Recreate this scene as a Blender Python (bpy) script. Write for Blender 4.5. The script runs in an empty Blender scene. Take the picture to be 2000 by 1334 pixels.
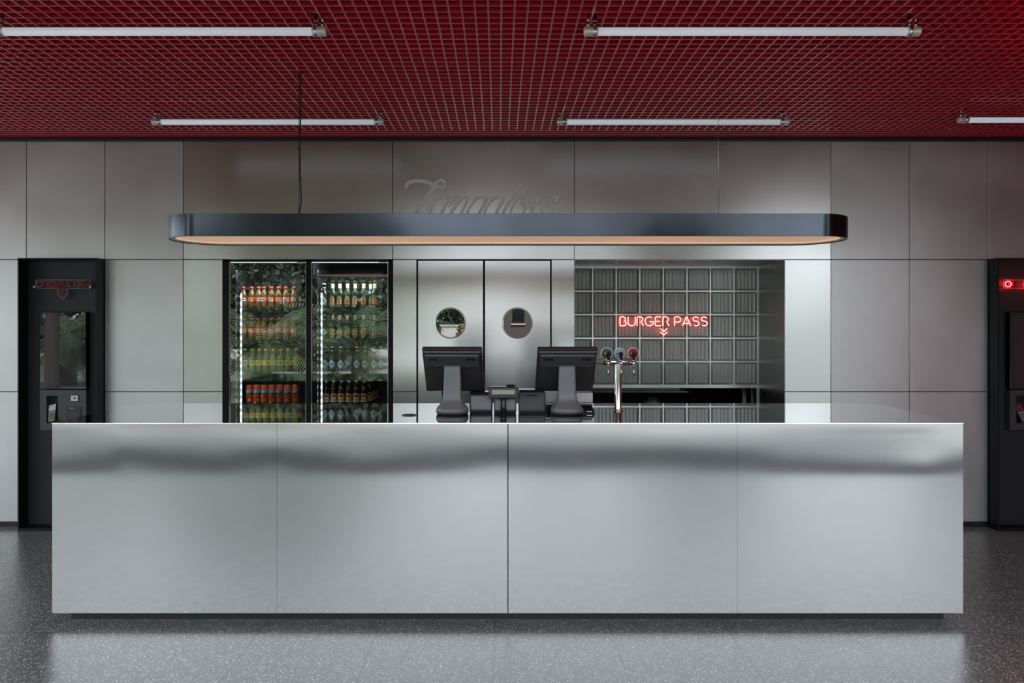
import bpy, bmesh, math, random
from math import pi, sin, cos, radians as R
from mathutils import Vector, Matrix
from mathutils.geometry import tessellate_polygon

random.seed(7)
sc = bpy.context.scene
col = sc.collection
F = 1333.0; CX = 975.0; CY = 630.0; EYE = 1.58      # focal length / vanishing point (px), eye height (m)
def AT(px, py, Y):                                  # measured pixel + real depth -> metres
    return ((px - CX) * Y / F, EYE + (CY - py) * Y / F)
def WX(px, Y): return (px - CX) * Y / F
def WZ(py, Y): return EYE + (CY - py) * Y / F
DW = 5.27                                           # back wall distance
ORD = ['first', 'second', 'third', 'fourth', 'fifth', 'sixth', 'seventh', 'eighth', 'ninth', 'tenth']

# ------------------------------------------------------------------ materials
def new_mat(name):
    m = bpy.data.materials.new(name); m.use_nodes = True
    return m, m.node_tree.nodes, m.node_tree.links, m.node_tree.nodes['Principled BSDF']
def srgb(r, g, b):
    def f(c):
        c /= 255.0
        return c / 12.92 if c <= 0.04045 else ((c + 0.055) / 1.055) ** 2.4
    return (f(r), f(g), f(b), 1)
def mat(name, c, rough=0.5, metal=0.0, spec=0.5, emit=None, es=0.0, coat=0.0, ior=None, trans=0.0, noise=0.0, nscale=6):
    m, N, L, b = new_mat(name)
    c = tuple(c) if len(c) == 4 else (*c, 1)
    b.inputs['Base Color'].default_value = c
    b.inputs['Roughness'].default_value = rough
    b.inputs['Metallic'].default_value = metal
    b.inputs['Specular IOR Level'].default_value = spec
    b.inputs['Coat Weight'].default_value = coat
    b.inputs['Transmission Weight'].default_value = trans
    if ior: b.inputs['IOR'].default_value = ior
    if emit:
        b.inputs['Emission Color'].default_value = (*emit[:3], 1); b.inputs['Emission Strength'].default_value = es
    if noise:
        t = N.new('ShaderNodeTexCoord'); n = N.new('ShaderNodeTexNoise'); n.inputs['Scale'].default_value = nscale
        n.inputs['Detail'].default_value = 4
        r = N.new('ShaderNodeMapRange'); r.inputs['To Min'].default_value = 1 - noise; r.inputs['To Max'].default_value = 1 + noise
        x = N.new('ShaderNodeMixRGB'); x.blend_type = 'MULTIPLY'; x.inputs['Fac'].default_value = 1; x.inputs['Color1'].default_value = c
        L.new(t.outputs['Object'], n.inputs['Vector']); L.new(n.outputs['Fac'], r.inputs['Value'])
        L.new(r.outputs['Result'], x.inputs['Color2']); L.new(x.outputs['Color'], b.inputs['Base Color'])
    return m
def steel(name, c, rough, aniso=0.0, streak=0.06, metal=1.0, cloud=0.05, rot=0.25, rv=0.05, grain=(3, 3, 240)):
    m, N, L, b = new_mat(name)
    b.inputs['Metallic'].default_value = metal
    b.inputs['Anisotropic'].default_value = aniso
    b.inputs['Anisotropic Rotation'].default_value = rot
    if aniso:
        tg = N.new('ShaderNodeTangent'); tg.direction_type = 'UV_MAP'; tg.uv_map = 'UVMap'
        L.new(tg.outputs['Tangent'], b.inputs['Tangent'])
    t = N.new('ShaderNodeTexCoord')
    mp = N.new('ShaderNodeMapping'); mp.inputs['Scale'].default_value = grain
    n1 = N.new('ShaderNodeTexNoise'); n1.inputs['Scale'].default_value = 1; n1.inputs['Detail'].default_value = 3
    n2 = N.new('ShaderNodeTexNoise'); n2.inputs['Scale'].default_value = 2.3; n2.inputs['Detail'].default_value = 5
    L.new(t.outputs['Object'], mp.inputs['Vector']); L.new(mp.outputs['Vector'], n1.inputs['Vector'])
    L.new(t.outputs['Object'], n2.inputs['Vector'])
    def rng(src, a, z):
        r = N.new('ShaderNodeMapRange'); r.inputs['From Min'].default_value = 0.25; r.inputs['From Max'].default_value = 0.75
        r.inputs['To Min'].default_value = a; r.inputs['To Max'].default_value = z
        L.new(src, r.inputs['Value']); return r.outputs['Result']
    a = rng(n1.outputs['Fac'], 1 - streak, 1 + streak); d = rng(n2.outputs['Fac'], 1 - cloud, 1 + cloud)
    mu = N.new('ShaderNodeMath'); mu.operation = 'MULTIPLY'; L.new(a, mu.inputs[0]); L.new(d, mu.inputs[1])
    x = N.new('ShaderNodeMixRGB'); x.blend_type = 'MULTIPLY'; x.inputs['Fac'].default_value = 1
    x.inputs['Color1'].default_value = (*c[:3], 1)
    L.new(mu.outputs[0], x.inputs['Color2']); L.new(x.outputs['Color'], b.inputs['Base Color'])
    L.new(rng(n2.outputs['Fac'], rough - rv, rough + rv), b.inputs['Roughness'])
    return m
def pane(name, tint, gain, base=0.0, rough=0.0):
    m = bpy.data.materials.new(name); m.use_nodes = True; N = m.node_tree.nodes; L = m.node_tree.links; N.clear()
    o = N.new('ShaderNodeOutputMaterial'); mx = N.new('ShaderNodeMixShader'); tr = N.new('ShaderNodeBsdfTransparent')
    g = N.new('ShaderNodeBsdfGlossy'); g.inputs['Roughness'].default_value = rough
    tr.inputs['Color'].default_value = (*tint, 1)
    fr = N.new('ShaderNodeFresnel'); fr.inputs['IOR'].default_value = 1.5
    mu = N.new('ShaderNodeMath'); mu.operation = 'MULTIPLY_ADD'; mu.use_clamp = True
    mu.inputs[1].default_value = gain; mu.inputs[2].default_value = base
    L.new(fr.outputs[0], mu.inputs[0]); L.new(mu.outputs[0], mx.inputs['Fac'])
    L.new(tr.outputs[0], mx.inputs[1]); L.new(g.outputs[0], mx.inputs[2]); L.new(mx.outputs[0], o.inputs['Surface'])
    return m
def mirror_glass(name, refl):
    m = bpy.data.materials.new(name); m.use_nodes = True; N = m.node_tree.nodes; L = m.node_tree.links; N.clear()
    o = N.new('ShaderNodeOutputMaterial'); mx = N.new('ShaderNodeMixShader'); d = N.new('ShaderNodeBsdfDiffuse'); g = N.new('ShaderNodeBsdfGlossy')
    d.inputs['Color'].default_value = (0.006, 0.007, 0.007, 1); g.inputs['Roughness'].default_value = 0.0; mx.inputs['Fac'].default_value = refl
    L.new(d.outputs[0], mx.inputs[1]); L.new(g.outputs[0], mx.inputs[2]); L.new(mx.outputs[0], o.inputs['Surface']); return m
def emis(name, c, s):
    m = bpy.data.materials.new(name); m.use_nodes = True; N = m.node_tree.nodes; L = m.node_tree.links; N.clear()
    o = N.new('ShaderNodeOutputMaterial'); e = N.new('ShaderNodeEmission')
    e.inputs['Color'].default_value = (*c[:3], 1); e.inputs['Strength'].default_value = s
    L.new(e.outputs[0], o.inputs['Surface']); return m

def floor_mat():
    m, N, L, b = new_mat('terrazzo')
    t = N.new('ShaderNodeTexCoord')
    def chips(scale, thr, keep, c):
        v = N.new('ShaderNodeTexVoronoi'); v.inputs['Scale'].default_value = scale
        L.new(t.outputs['Object'], v.inputs['Vector'])
        nz = N.new('ShaderNodeTexNoise'); nz.inputs['Scale'].default_value = scale * 2.2; L.new(t.outputs['Object'], nz.inputs['Vector'])
        ad = N.new('ShaderNodeMath'); ad.operation = 'MULTIPLY_ADD'; ad.inputs[1].default_value = 0.5; L.new(nz.outputs['Fac'], ad.inputs[0]); L.new(v.outputs['Distance'], ad.inputs[2])
        lt = N.new('ShaderNodeMath'); lt.operation = 'LESS_THAN'; lt.inputs[1].default_value = thr; L.new(ad.outputs[0], lt.inputs[0])
        sp = N.new('ShaderNodeSeparateColor'); L.new(v.outputs['Color'], sp.inputs[0])
        k = N.new('ShaderNodeMath'); k.operation = 'LESS_THAN'; k.inputs[1].default_value = keep; L.new(sp.outputs[0], k.inputs[0])
        mu = N.new('ShaderNodeMath'); mu.operation = 'MULTIPLY'; L.new(lt.outputs[0], mu.inputs[0]); L.new(k.outputs[0], mu.inputs[1])
        vr = N.new('ShaderNodeMapRange'); vr.inputs['To Min'].default_value = 0.55; vr.inputs['To Max'].default_value = 1.1; L.new(sp.outputs[1], vr.inputs['Value'])
        cc = N.new('ShaderNodeMixRGB'); cc.blend_type = 'MULTIPLY'; cc.inputs['Fac'].default_value = 1; cc.inputs['Color1'].default_value = (*c, 1); L.new(vr.outputs[0], cc.inputs['Color2'])
        return mu.outputs[0], cc.outputs[0]
    base = N.new('ShaderNodeTexNoise'); base.inputs['Scale'].default_value = 130; base.inputs['Detail'].default_value = 2
    L.new(t.outputs['Object'], base.inputs['Vector'])
    cr = N.new('ShaderNodeValToRGB'); cr.color_ramp.elements[0].color = (0.085, 0.092, 0.089, 1); cr.color_ramp.elements[1].color = (0.165, 0.172, 0.164, 1)
    cr.color_ramp.elements[0].position = 0.3; cr.color_ramp.elements[1].position = 0.7
    L.new(base.outputs['Fac'], cr.inputs['Fac'])
    cur = cr.outputs['Color']
    for a in ((88, 0.58, 0.62, (0.66, 0.66, 0.63)), (150, 0.56, 0.45, (0.50, 0.51, 0.49)), (105, 0.55, 0.10, (0.020, 0.021, 0.022))):
        f, c = chips(*a)
        x = N.new('ShaderNodeMixRGB'); L.new(f, x.inputs['Fac']); L.new(cur, x.inputs['Color1']); L.new(c, x.inputs['Color2']); cur = x.outputs[0]
    # hairline joints, 60 cm tiles
    sx = N.new('ShaderNodeSeparateXYZ'); L.new(t.outputs['Object'], sx.inputs[0])
    def joint(out, off):
        a = N.new('ShaderNodeMath'); a.operation = 'ADD'; a.inputs[1].default_value = off; L.new(out, a.inputs[0])
        p = N.new('ShaderNodeMath'); p.operation = 'PINGPONG'; p.inputs[1].default_value = 0.3; L.new(a.outputs[0], p.inputs[0])
        l = N.new('ShaderNodeMath'); l.operation = 'LESS_THAN'; l.inputs[1].default_value = 0.0016; L.new(p.outputs[0], l.inputs[0]); return l.outputs[0]
    j1 = joint(sx.outputs['X'], 60.026); j2 = joint(sx.outputs['Y'], 60 - 3.48)
    mxj = N.new('ShaderNodeMath'); mxj.operation = 'MAXIMUM'; L.new(j1, mxj.inputs[0]); L.new(j2, mxj.inputs[1])
    x = N.new('ShaderNodeMixRGB'); x.inputs['Color2'].default_value = (0.012, 0.012, 0.012, 1)
    L.new(mxj.outputs[0], x.inputs['Fac']); L.new(cur, x.inputs['Color1']); L.new(x.outputs[0], b.inputs['Base Color'])
    b.inputs['Roughness'].default_value = 0.29; b.inputs['IOR'].default_value = 1.75
    b.inputs['Specular IOR Level'].default_value = 0.5
    return m

M = {}
M['floor'] = floor_mat()
M['steel_wall'] = steel('brushed_steel_wall', (0.62, 0.632, 0.625), 0.235, 0.6, 0.03, cloud=0.04, rv=0.02)
M['steel_front'] = steel('brushed_steel_front', (0.71, 0.717, 0.712), 0.115, 0.5, 0.02, cloud=0.02, rv=0.006, rot=0.0)
M['steel_top'] = steel('polished_steel_top', (0.50, 0.51, 0.52), 0.035, 0.0, 0.01, cloud=0.02, rv=0.01)
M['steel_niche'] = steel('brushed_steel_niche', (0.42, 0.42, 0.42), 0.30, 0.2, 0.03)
M['alu'] = steel('matt_aluminium', (0.635, 0.648, 0.648), 0.37, 0.0, 0.012, metal=0.85, cloud=0.08)
M['chrome'] = steel('chrome', (0.75, 0.75, 0.76), 0.10, 0.0, 0.0)
M['highlight_steel'] = steel('highlight_steel', (0.86, 0.87, 0.87), 0.22, 0, 0)
M['sign_steel'] = steel('sign_steel', (0.80, 0.82, 0.82), 0.50, 0.0, 0.0, metal=0.5)
M['black'] = mat('black_metal', (0.012, 0.013, 0.014), 0.42)
M['kiosk_black'] = mat('kiosk_black', (0.006, 0.007, 0.0075), 0.5, spec=0.25)
M['kiosk_panel'] = mat('kiosk_panel', (0.019, 0.021, 0.025), 0.5, spec=0.35)
M['dark_gap'] = mat('dark_gap', (0.006, 0.006, 0.006), 0.8)
M['dark_frame'] = mat('fridge_black', (0.005, 0.0055, 0.006), 0.5, spec=0.18)
M['fridge_in'] = mat('fridge_interior', (0.012, 0.013, 0.014), 0.5, spec=0.2)
M['red'] = mat('red_paint', srgb(196, 2, 37), 0.33, ior=2.1, coat=0.3)
M['red_wall'] = mat('red_wall_paint', srgb(128, 14, 26), 0.5)
M['plenum'] = mat('plenum_dark', (0.03, 0.012, 0.010), 0.9)
M['silver_line'] = steel('silver_edge', (0.62, 0.62, 0.62), 0.3, 0, 0)
M['pendant'] = steel('pendant_blue_grey', (0.052, 0.062, 0.076), 0.16, 0.2, 0.01, metal=0.95, cloud=0.02)
M['lip'] = mat('pendant_lip', (0.72, 0.70, 0.68), 0.45)
M['opal'] = mat('opal_plate', srgb(226, 205, 190), 0.6, emit=(1.0, 0.60, 0.38), es=0.11)
M['warm_led'] = emis('warm_led', (1.0, 0.62, 0.38), 0.21)
M['tube_white'] = mat('tube_diffuser', (0.80, 0.84, 0.88), 0.30, emit=(0.80, 0.90, 1.0), es=0.085)
M['tube_shell'] = mat('tube_shell', (0.55, 0.56, 0.58), 0.2, 0.6)
M['cap'] = steel('tube_cap', (0.78, 0.78, 0.75), 0.42, 0, 0, metal=0.45)
M['pos_dark'] = mat('pos_dark', (0.030, 0.030, 0.032), 0.38)
M['pos_mid'] = mat('pos_module', (0.050, 0.051, 0.056), 0.35)
M['pos_grey'] = mat('pos_grey', (0.185, 0.190, 0.20), 0.42, 0.2)
M['slot'] = mat('slot', (0.004, 0.004, 0.004), 0.7)
M['navy'] = mat('printer_navy', (0.035, 0.038, 0.046), 0.3)
M['box_grey'] = mat('box_grey', (0.20, 0.205, 0.225), 0.3)
M['light_box'] = mat('light_grey', (0.55, 0.56, 0.58), 0.4)
M['gloss_black'] = mat('gloss_black', (0.006, 0.007, 0.008), 0.05)
M['vfd'] = mat('vfd_green', (0.24, 0.30, 0.25), 0.25, emit=(0.6, 0.8, 0.62), es=0.03)
M['screen'] = mat('screen_glass', (0.020, 0.022, 0.026), 0.0, ior=1.9)
M['neon'] = emis('neon_lit', (1.0, 0.120, 0.105), 2.9)
M['neon_hot'] = emis('neon_red_lit', (1.0, 0.007, 0.009), 26.0)
M['neon_off'] = mat('neon_unlit', srgb(170, 40, 52), 0.2)
M['acrylic'] = pane('acrylic_clear', (0.95, 0.92, 0.92), 0.7, 0.0, 0.04)
M['acrylic_edge'] = mat('acrylic_edge', (0.42, 0.43, 0.42), 0.2)
M['fridge_glass'] = pane('fridge_glass', (0.90, 0.94, 0.92), 3.5, 0.0)
M['port_glass'] = mirror_glass('porthole_glass', 0.24)
M['block_glass'] = mat('glass_block', (0.42, 0.48, 0.445), 0.17, trans=0.10, ior=1.95)
M['block_rim'] = mat('glass_block_edge', (0.17, 0.195, 0.185), 0.10, ior=1.7)
M['grout'] = steel('block_grid_aluminium', (0.78, 0.79, 0.79), 0.36, 0.0, 0.0, metal=0.8)
M['led'] = emis('cold_led', (0.82, 0.92, 1.0), 26.0)
M['wire'] = mat('shelf_wire', (0.02, 0.02, 0.02), 0.35, 0.5)
M['white'] = mat('white_plastic', (0.75, 0.76, 0.78), 0.4)
M['brown_glass'] = mat('brown_bottle', (0.020, 0.009, 0.004), 0.06, coat=0.5)
M['green_glass'] = mat('green_bottle', (0.018, 0.030, 0.018), 0.06, coat=0.5)
M['amber'] = mat('orange_drink', (0.17, 0.075, 0.014), 0.08, coat=0.5)
M['lemon'] = mat('lemon_drink', (0.22, 0.19, 0.055), 0.08, coat=0.5)
M['lab_orange'] = mat('label_orange', srgb(232, 92, 30), 0.45)
M['lab_white'] = mat('label_white', srgb(225, 225, 220), 0.45)
M['lab_pale'] = mat('label_pale_blue', srgb(190, 204, 214), 0.45)
M['lab_yellow'] = mat('label_yellow', srgb(240, 212, 60), 0.45)
M['lab_cream'] = mat('label_cream', srgb(222, 205, 160), 0.45)
M['lab_rust'] = mat('label_rust', srgb(176, 88, 40), 0.45)
M['lab_gold'] = mat('label_gold', srgb(206, 150, 60), 0.4)
M['lab_black'] = mat('label_black', srgb(28, 22, 20), 0.45)
M['lab_blue'] = mat('label_blue', srgb(92, 128, 168), 0.45)
M['ink_navy'] = mat('ink_navy', srgb(34, 48, 110), 0.45)
M['ink_green'] = mat('ink_green', srgb(86, 176, 70), 0.45)
M['ink_red'] = mat('ink_red', srgb(196, 60, 46), 0.45)
M['cap_red'] = mat('cap_red', srgb(176, 44, 44), 0.4)
M['cap_yellow'] = mat('cap_yellow', srgb(236, 214, 70), 0.4)
M['can_orange'] = mat('can_orange', srgb(226, 84, 24), 0.3, 0.2)
M['alu_can'] = steel('can_aluminium', (0.7, 0.7, 0.7), 0.25, 0, 0)
M['med_green'] = mat('medallion_green', srgb(60, 104, 88), 0.3)
M['med_blue'] = mat('medallion_blue', srgb(160, 180, 215), 0.3)
M['med_red'] = mat('medallion_red', srgb(168, 40, 62), 0.3)
M['key_red'] = mat('key_red', srgb(210, 60, 50), 0.5); M['key_yel'] = mat('key_yellow', srgb(220, 190, 60), 0.5); M['key_grn'] = mat('key_green', srgb(80, 180, 90), 0.5)
M['key'] = mat('key_grey', (0.25, 0.25, 0.26), 0.5)
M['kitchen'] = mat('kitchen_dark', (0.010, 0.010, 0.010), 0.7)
M['kitchen_steel'] = steel('kitchen_steel', (0.45, 0.45, 0.44), 0.35, 0, 0)
M['paving'] = mat('outdoor_paving', (0.12, 0.12, 0.115), 0.8, noise=0.12, nscale=1.3)
M['street'] = mat('light_street', (0.30, 0.30, 0.295), 0.8, noise=0.08, nscale=0.7)
M['shade_dark'] = mat('painted_shade_dark', (0.010, 0.010, 0.011), 0.75, spec=0.15)
M['trunk'] = mat('palm_trunk', (0.070, 0.058, 0.045), 0.9, noise=0.3, nscale=9)
M['frond'] = mat('palm_frond', (0.080, 0.120, 0.046), 0.45, noise=0.25, nscale=3)
M['leaf'] = mat('shrub_leaf', (0.055, 0.078, 0.042), 0.5, noise=0.3, nscale=4)
M['leaf_orange'] = mat('autumn_leaf', (0.22, 0.12, 0.030), 0.6, noise=0.3, nscale=4)
M['plaster'] = mat('white_plaster', (0.75, 0.74, 0.71), 0.8)
M['brick_grey'] = mat('grey_render', (0.13, 0.11, 0.10), 0.8)
M['soil'] = mat('soil', (0.10, 0.085, 0.055), 0.95, noise=0.2)

# ------------------------------------------------------------------ mesh builder
class MB:
    def __init__(s): s.v = []; s.f = []; s.mi = []; s.sm = []
    def add(s, vs, fs, m=0, smooth=False):
        o = len(s.v); s.v += [tuple(p) for p in vs]
        for f in fs: s.f.append(tuple(i + o for i in f)); s.mi.append(m); s.sm.append(smooth)
        return s
    def box(s, x0, x1, y0, y1, z0, z1, m=0, bev=0.0, seg=2, rot=None, piv=None):
        x0, x1 = min(x0, x1), max(x0, x1); y0, y1 = min(y0, y1), max(y0, y1); z0, z1 = min(z0, z1), max(z0, z1)
        vs = [(x0, y0, z0), (x1, y0, z0), (x1, y1, z0), (x0, y1, z0), (x0, y0, z1), (x1, y0, z1), (x1, y1, z1), (x0, y1, z1)]
        fs = [(0, 3, 2, 1), (4, 5, 6, 7), (0, 1, 5, 4), (1, 2, 6, 5), (2, 3, 7, 6), (3, 0, 4, 7)]
        sm = False
        if bev > 0:
            bm = bmesh.new(); bv = [bm.verts.new(p) for p in vs]
            for f in fs: bm.faces.new([bv[i] for i in f])
            bmesh.ops.bevel(bm, geom=list(bm.edges), offset=min(bev, 0.49 * min(x1 - x0, y1 - y0, z1 - z0)), segments=seg, profile=0.5, affect='EDGES')
            bm.verts.index_update(); vs = [tuple(v.co) for v in bm.verts]; fs = [[v.index for v in f.verts] for f in bm.faces]; bm.free()
        if rot is not None:
            p = Vector(piv if piv else ((x0 + x1) / 2, (y0 + y1) / 2, (z0 + z1) / 2))
            vs = [tuple(rot @ (Vector(q) - p) + p) for q in vs]
        return s.add(vs, fs, m, sm)
    def prism(s, outer, y0, y1, m=0, holes=(), smooth=False):       # outline in x,z extruded along y
        loops = [list(outer)] + [list(h) for h in holes]
        flat = [p for l in loops for p in l]; n = len(flat)
        tris = tessellate_polygon([[Vector((p[0], p[1], 0)) for p in l] for l in loops])
        vs = [(p[0], y0, p[1]) for p in flat] + [(p[0], y1, p[1]) for p in flat]
        fs = []
        for t in tris:
            a, b, c = [flat[i] for i in t]
            ccw = (b[0] - a[0]) * (c[1] - a[1]) - (b[1] - a[1]) * (c[0] - a[0]) > 0
            t = tuple(t) if ccw else tuple(reversed(t))
            fs.append(t); fs.append(tuple(i + n for i in reversed(t)))
        s.add(vs, fs, m)
        o = 0
        for l in loops:
            k = len(l); area = sum(l[i][0] * l[(i + 1) % k][1] - l[(i + 1) % k][0] * l[i][1] for i in range(k))
            rev = (area < 0) != (l is not loops[0])
            q = []
            for i in range(k):
                j = (i + 1) % k
                f = (o + j, o + i, o + i + n, o + j + n)
                if rev: f = f[::-1]
                q.append(f)
            s.add(vs, q, m, smooth); o += k
        return s
    def lathe(s, prof, c=(0, 0, 0), seg=20, m=0, axis='z', smooth=True, ms=None, cap=True):
        n = len(prof); vs = []
        for r, h in prof:
            for i in range(seg):
                a = 2 * pi * i / seg
                if axis == 'z': p = (c[0] + r * cos(a), c[1] + r * sin(a), c[2] + h)
                elif axis == 'y': p = (c[0] + r * cos(a), c[1] + h, c[2] - r * sin(a))
                else: p = (c[0] + h, c[1] + r * cos(a), c[2] + r * sin(a))
                vs.append(p)
        for k in range(n - 1):
            fs = [(k * seg + i, k * seg + (i + 1) % seg, (k + 1) * seg + (i + 1) % seg, (k + 1) * seg + i) for i in range(seg)]
            o = len(s.v) if k == 0 else o
            if k == 0: s.v += vs
            for f in fs: s.f.append(tuple(i + o for i in f)); s.mi.append(ms[k] if ms else m); s.sm.append(smooth)
        if cap and prof[0][0] > 1e-5: s.f.append(tuple(o + i for i in range(seg))[::-1]); s.mi.append(ms[0] if ms else m); s.sm.append(False)
        if cap and prof[-1][0] > 1e-5: s.f.append(tuple(o + (n - 1) * seg + i for i in range(seg))); s.mi.append(ms[-1] if ms else m); s.sm.append(False)
        return s
    def tube(s, path, r, seg=8, m=0, caps=True, smooth=True):
        P = [Vector(p) for p in path]; n = len(P); rs = r if isinstance(r, (list, tuple)) else [r] * n
        T = []
        for i in range(n):
            d = (P[min(i + 1, n - 1)] - P[max(i - 1, 0)])
            T.append(d.normalized() if d.length > 1e-9 else Vector((0, 0, 1)))
        up = Vector((0, 0, 1)) if abs(T[0].z) < 0.9 else Vector((1, 0, 0))
        u = T[0].cross(up).normalized(); vs = []
        for i in range(n):
            u = (u - T[i] * u.dot(T[i])).normalized(); w = T[i].cross(u)
            for k in range(seg):
                a = 2 * pi * k / seg; vs.append(tuple(P[i] + (u * cos(a) + w * sin(a)) * rs[i]))
        fs = [(i * seg + k, i * seg + (k + 1) % seg, (i + 1) * seg + (k + 1) % seg, (i + 1) * seg + k) for i in range(n - 1) for k in range(seg)]
        s.add(vs, fs, m, smooth)
        if caps:
            o = len(s.v) - len(vs)
            for f in (tuple(range(seg))[::-1], tuple((n - 1) * seg + k for k in range(seg))):
                s.f.append(tuple(i + o for i in f)); s.mi.append(m); s.sm.append(False)
        return s
    def ball(s, c, r, m=0, seg=12, ring=8, sq=(1, 1, 1)):
        vs = []; fs = []
        for j in range(ring + 1):
            t = pi * j / ring
            for i in range(seg):
                a = 2 * pi * i / seg; vs.append((c[0] + r * sq[0] * sin(t) * cos(a), c[1] + r * sq[1] * sin(t) * sin(a), c[2] - r * sq[2] * cos(t)))
        for j in range(ring):
            for i in range(seg): fs.append((j * seg + i, j * seg + (i + 1) % seg, (j + 1) * seg + (i + 1) % seg, (j + 1) * seg + i))
        return s.add(vs, fs, m, True)
    def ribbon(s, path, w, y0, y1, m=0):                            #                            # flat stroke in x,z with round ends, extruded along y
        P = [Vector((p[0], p[1])) for p in path]; n = len(P); ws = w if isinstance(w, (list, tuple)) else [w] * n
        Lf = []; Rt = []
        for i in range(n):
            d = (P[min(i + 1, n - 1)] - P[max(i - 1, 0)]).normalized(); nn = Vector((-d.y, d.x)) * ws[i] / 2
            Lf.append(P[i] + nn); Rt.append(P[i] - nn)
        vs = []
        for y in (y0, y1):
            for i in range(n): yy = y - (0.0008 * i / n if y == y0 else 0); vs.append((Lf[i].x, yy, Lf[i].y)); vs.append((Rt[i].x, yy, Rt[i].y))
        k = 2 * n; fs = []
        for i in range(n - 1):
            a, b, c, d = 2 * i, 2 * i + 1, 2 * i + 3, 2 * i + 2
            fs += [(a, b, c, d), (a + k, d + k, c + k, b + k), (a, d, d + k, a + k), (b, b + k, c + k, c)]
        s.add(vs, fs, m)
        for i, sg in ((0, 1), (n - 1, 1)):
            r = ws[i] / 2
            s.lathe([(r, 0), (r, y1 - y0 - 0.0002)], (P[i].x, y0 + 0.0001 - 0.0006 * (i > 0), P[i].y), 14, m, 'y')
        return s
    def build(s, name, mats, parent=None, origin=None):
        if not isinstance(mats, (list, tuple)): mats = [mats]
        o0 = Vector(origin) if origin else (parent_loc(parent) if parent else Vector((0, 0, 0)))
        me = bpy.data.meshes.new(name)
        me.from_pydata([tuple(Vector(p) - o0) for p in s.v], [], s.f)
        for mm in mats: me.materials.append(M[mm] if isinstance(mm, str) else mm)
        me.polygons.foreach_set('material_index', s.mi); me.polygons.foreach_set('use_smooth', s.sm)
        uv = me.uv_layers.new(name='UVMap'); d = []
        for p in me.polygons:
            nx, ny, nz = [abs(a) for a in p.normal]
            for li in p.loop_indices:
                c = me.vertices[me.loops[li].vertex_index].co
                d += [c.x, c.z] if ny >= nx and ny >= nz else ([c.y, c.z] if nx >= nz else [c.x, c.y])
        uv.data.foreach_set('uv', d); me.update()
        ob = bpy.data.objects.new(name, me); col.objects.link(ob)
        if parent: ob.parent = parent; ob.location = o0 - parent_loc(parent)
        else: ob.location = o0
        return ob
def parent_loc(p):
    v = Vector((0, 0, 0))
    while p: v += Vector(p.location); p = p.parent
    return v
def tag(o, label=None, cat=None, group=None, kind=None):
    if label: o['label'] = label
    if cat: o['category'] = cat
    if group: o['group'] = group
    if kind: o['kind'] = kind
    return o
def thing(name, loc, label, cat, group=None):
    o = bpy.data.objects.new(name, None); o.empty_display_size = 0.1; o.location = loc; col.objects.link(o)
    return tag(o, label, cat, group)
def dup(root, loc, label=None, group=None):
    r = root.copy(); col.objects.link(r); r.location = loc
    if label: r['label'] = label
    if group: r['group'] = group
    for ch in list(root.children):
        c = ch.copy(); col.objects.link(c); c.parent = r
        for g in list(ch.children):
            d = g.copy(); col.objects.link(d); d.parent = c
    return r
def circ(cx, cz, r, n=48): return [(cx + r * cos(2 * pi * i / n), cz + r * sin(2 * pi * i / n)) for i in range(n)]
def rrect(x0, x1, z0, z1, r, n=5):
    p = []
    for cx, cz, a in ((x1 - r, z1 - r, 0), (x0 + r, z1 - r, 90), (x0 + r, z0 + r, 180), (x1 - r, z0 + r, 270)):
        for i in range(n + 1): t = R(a + 90 * i / n); p.append((cx + r * cos(t), cz + r * sin(t)))
    return p
def smooth_path(pts, k=8):                                           # Catmull-Rom through 2-D/3-D points
    P = [Vector(p) for p in pts]; out = []
    for i in range(len(P) - 1):
        a, b, c, d = P[max(i - 1, 0)], P[i], P[i + 1], P[min(i + 2, len(P) - 1)]
        for j in range(k):
            t = j / k
            out.append(0.5 * ((2 * b) + (c - a) * t + (2 * a - 5 * b + 4 * c - d) * t * t + (3 * b - a - 3 * c + d) * t ** 3))
    out.append(P[-1]); return out
def text_mesh(txt, size):
    cu = bpy.data.curves.new('t', 'FONT'); cu.body = txt; cu.size = size; cu.align_x = 'CENTER'; cu.resolution_u = 2
    ob = bpy.data.objects.new('t', cu); col.objects.link(ob)
    me = ob.to_mesh(); vs = [tuple(v.co) for v in me.vertices]; fs = [tuple(p.vertices) for p in me.polygons]
    ob.to_mesh_clear(); bpy.data.objects.remove(ob); bpy.data.curves.remove(cu)
    return vs, fs

# ================================================================== THE SETTING
XL, XR = -8.0, 5.8
# floor, painted shade strip, paving
tag(MB().box(XL, XR, -0.05, 8.0, -0.06, 0.0).build('floor', 'floor'), kind='structure')
tag(MB().box(-12, XR + 0.3, -1.45, -0.05, -0.06, -0.004).build('shade_strip', 'shade_dark'), kind='structure')  # near-black strip paints the building's shadow, for the band reflected in the counter
tag(MB().box(-45, 45, -8.0, -1.45, -0.10, -0.02).build('ground', 'paving'), kind='structure')
tag(MB().box(-45, 45, -60, -8.0, -0.12, -0.03).build('ground_street', 'street'), kind='structure')
tag(MB().box(-45, XL, -1.45, 12, -0.10, -0.021).build('ground_side', 'paving'), kind='structure')

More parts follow.
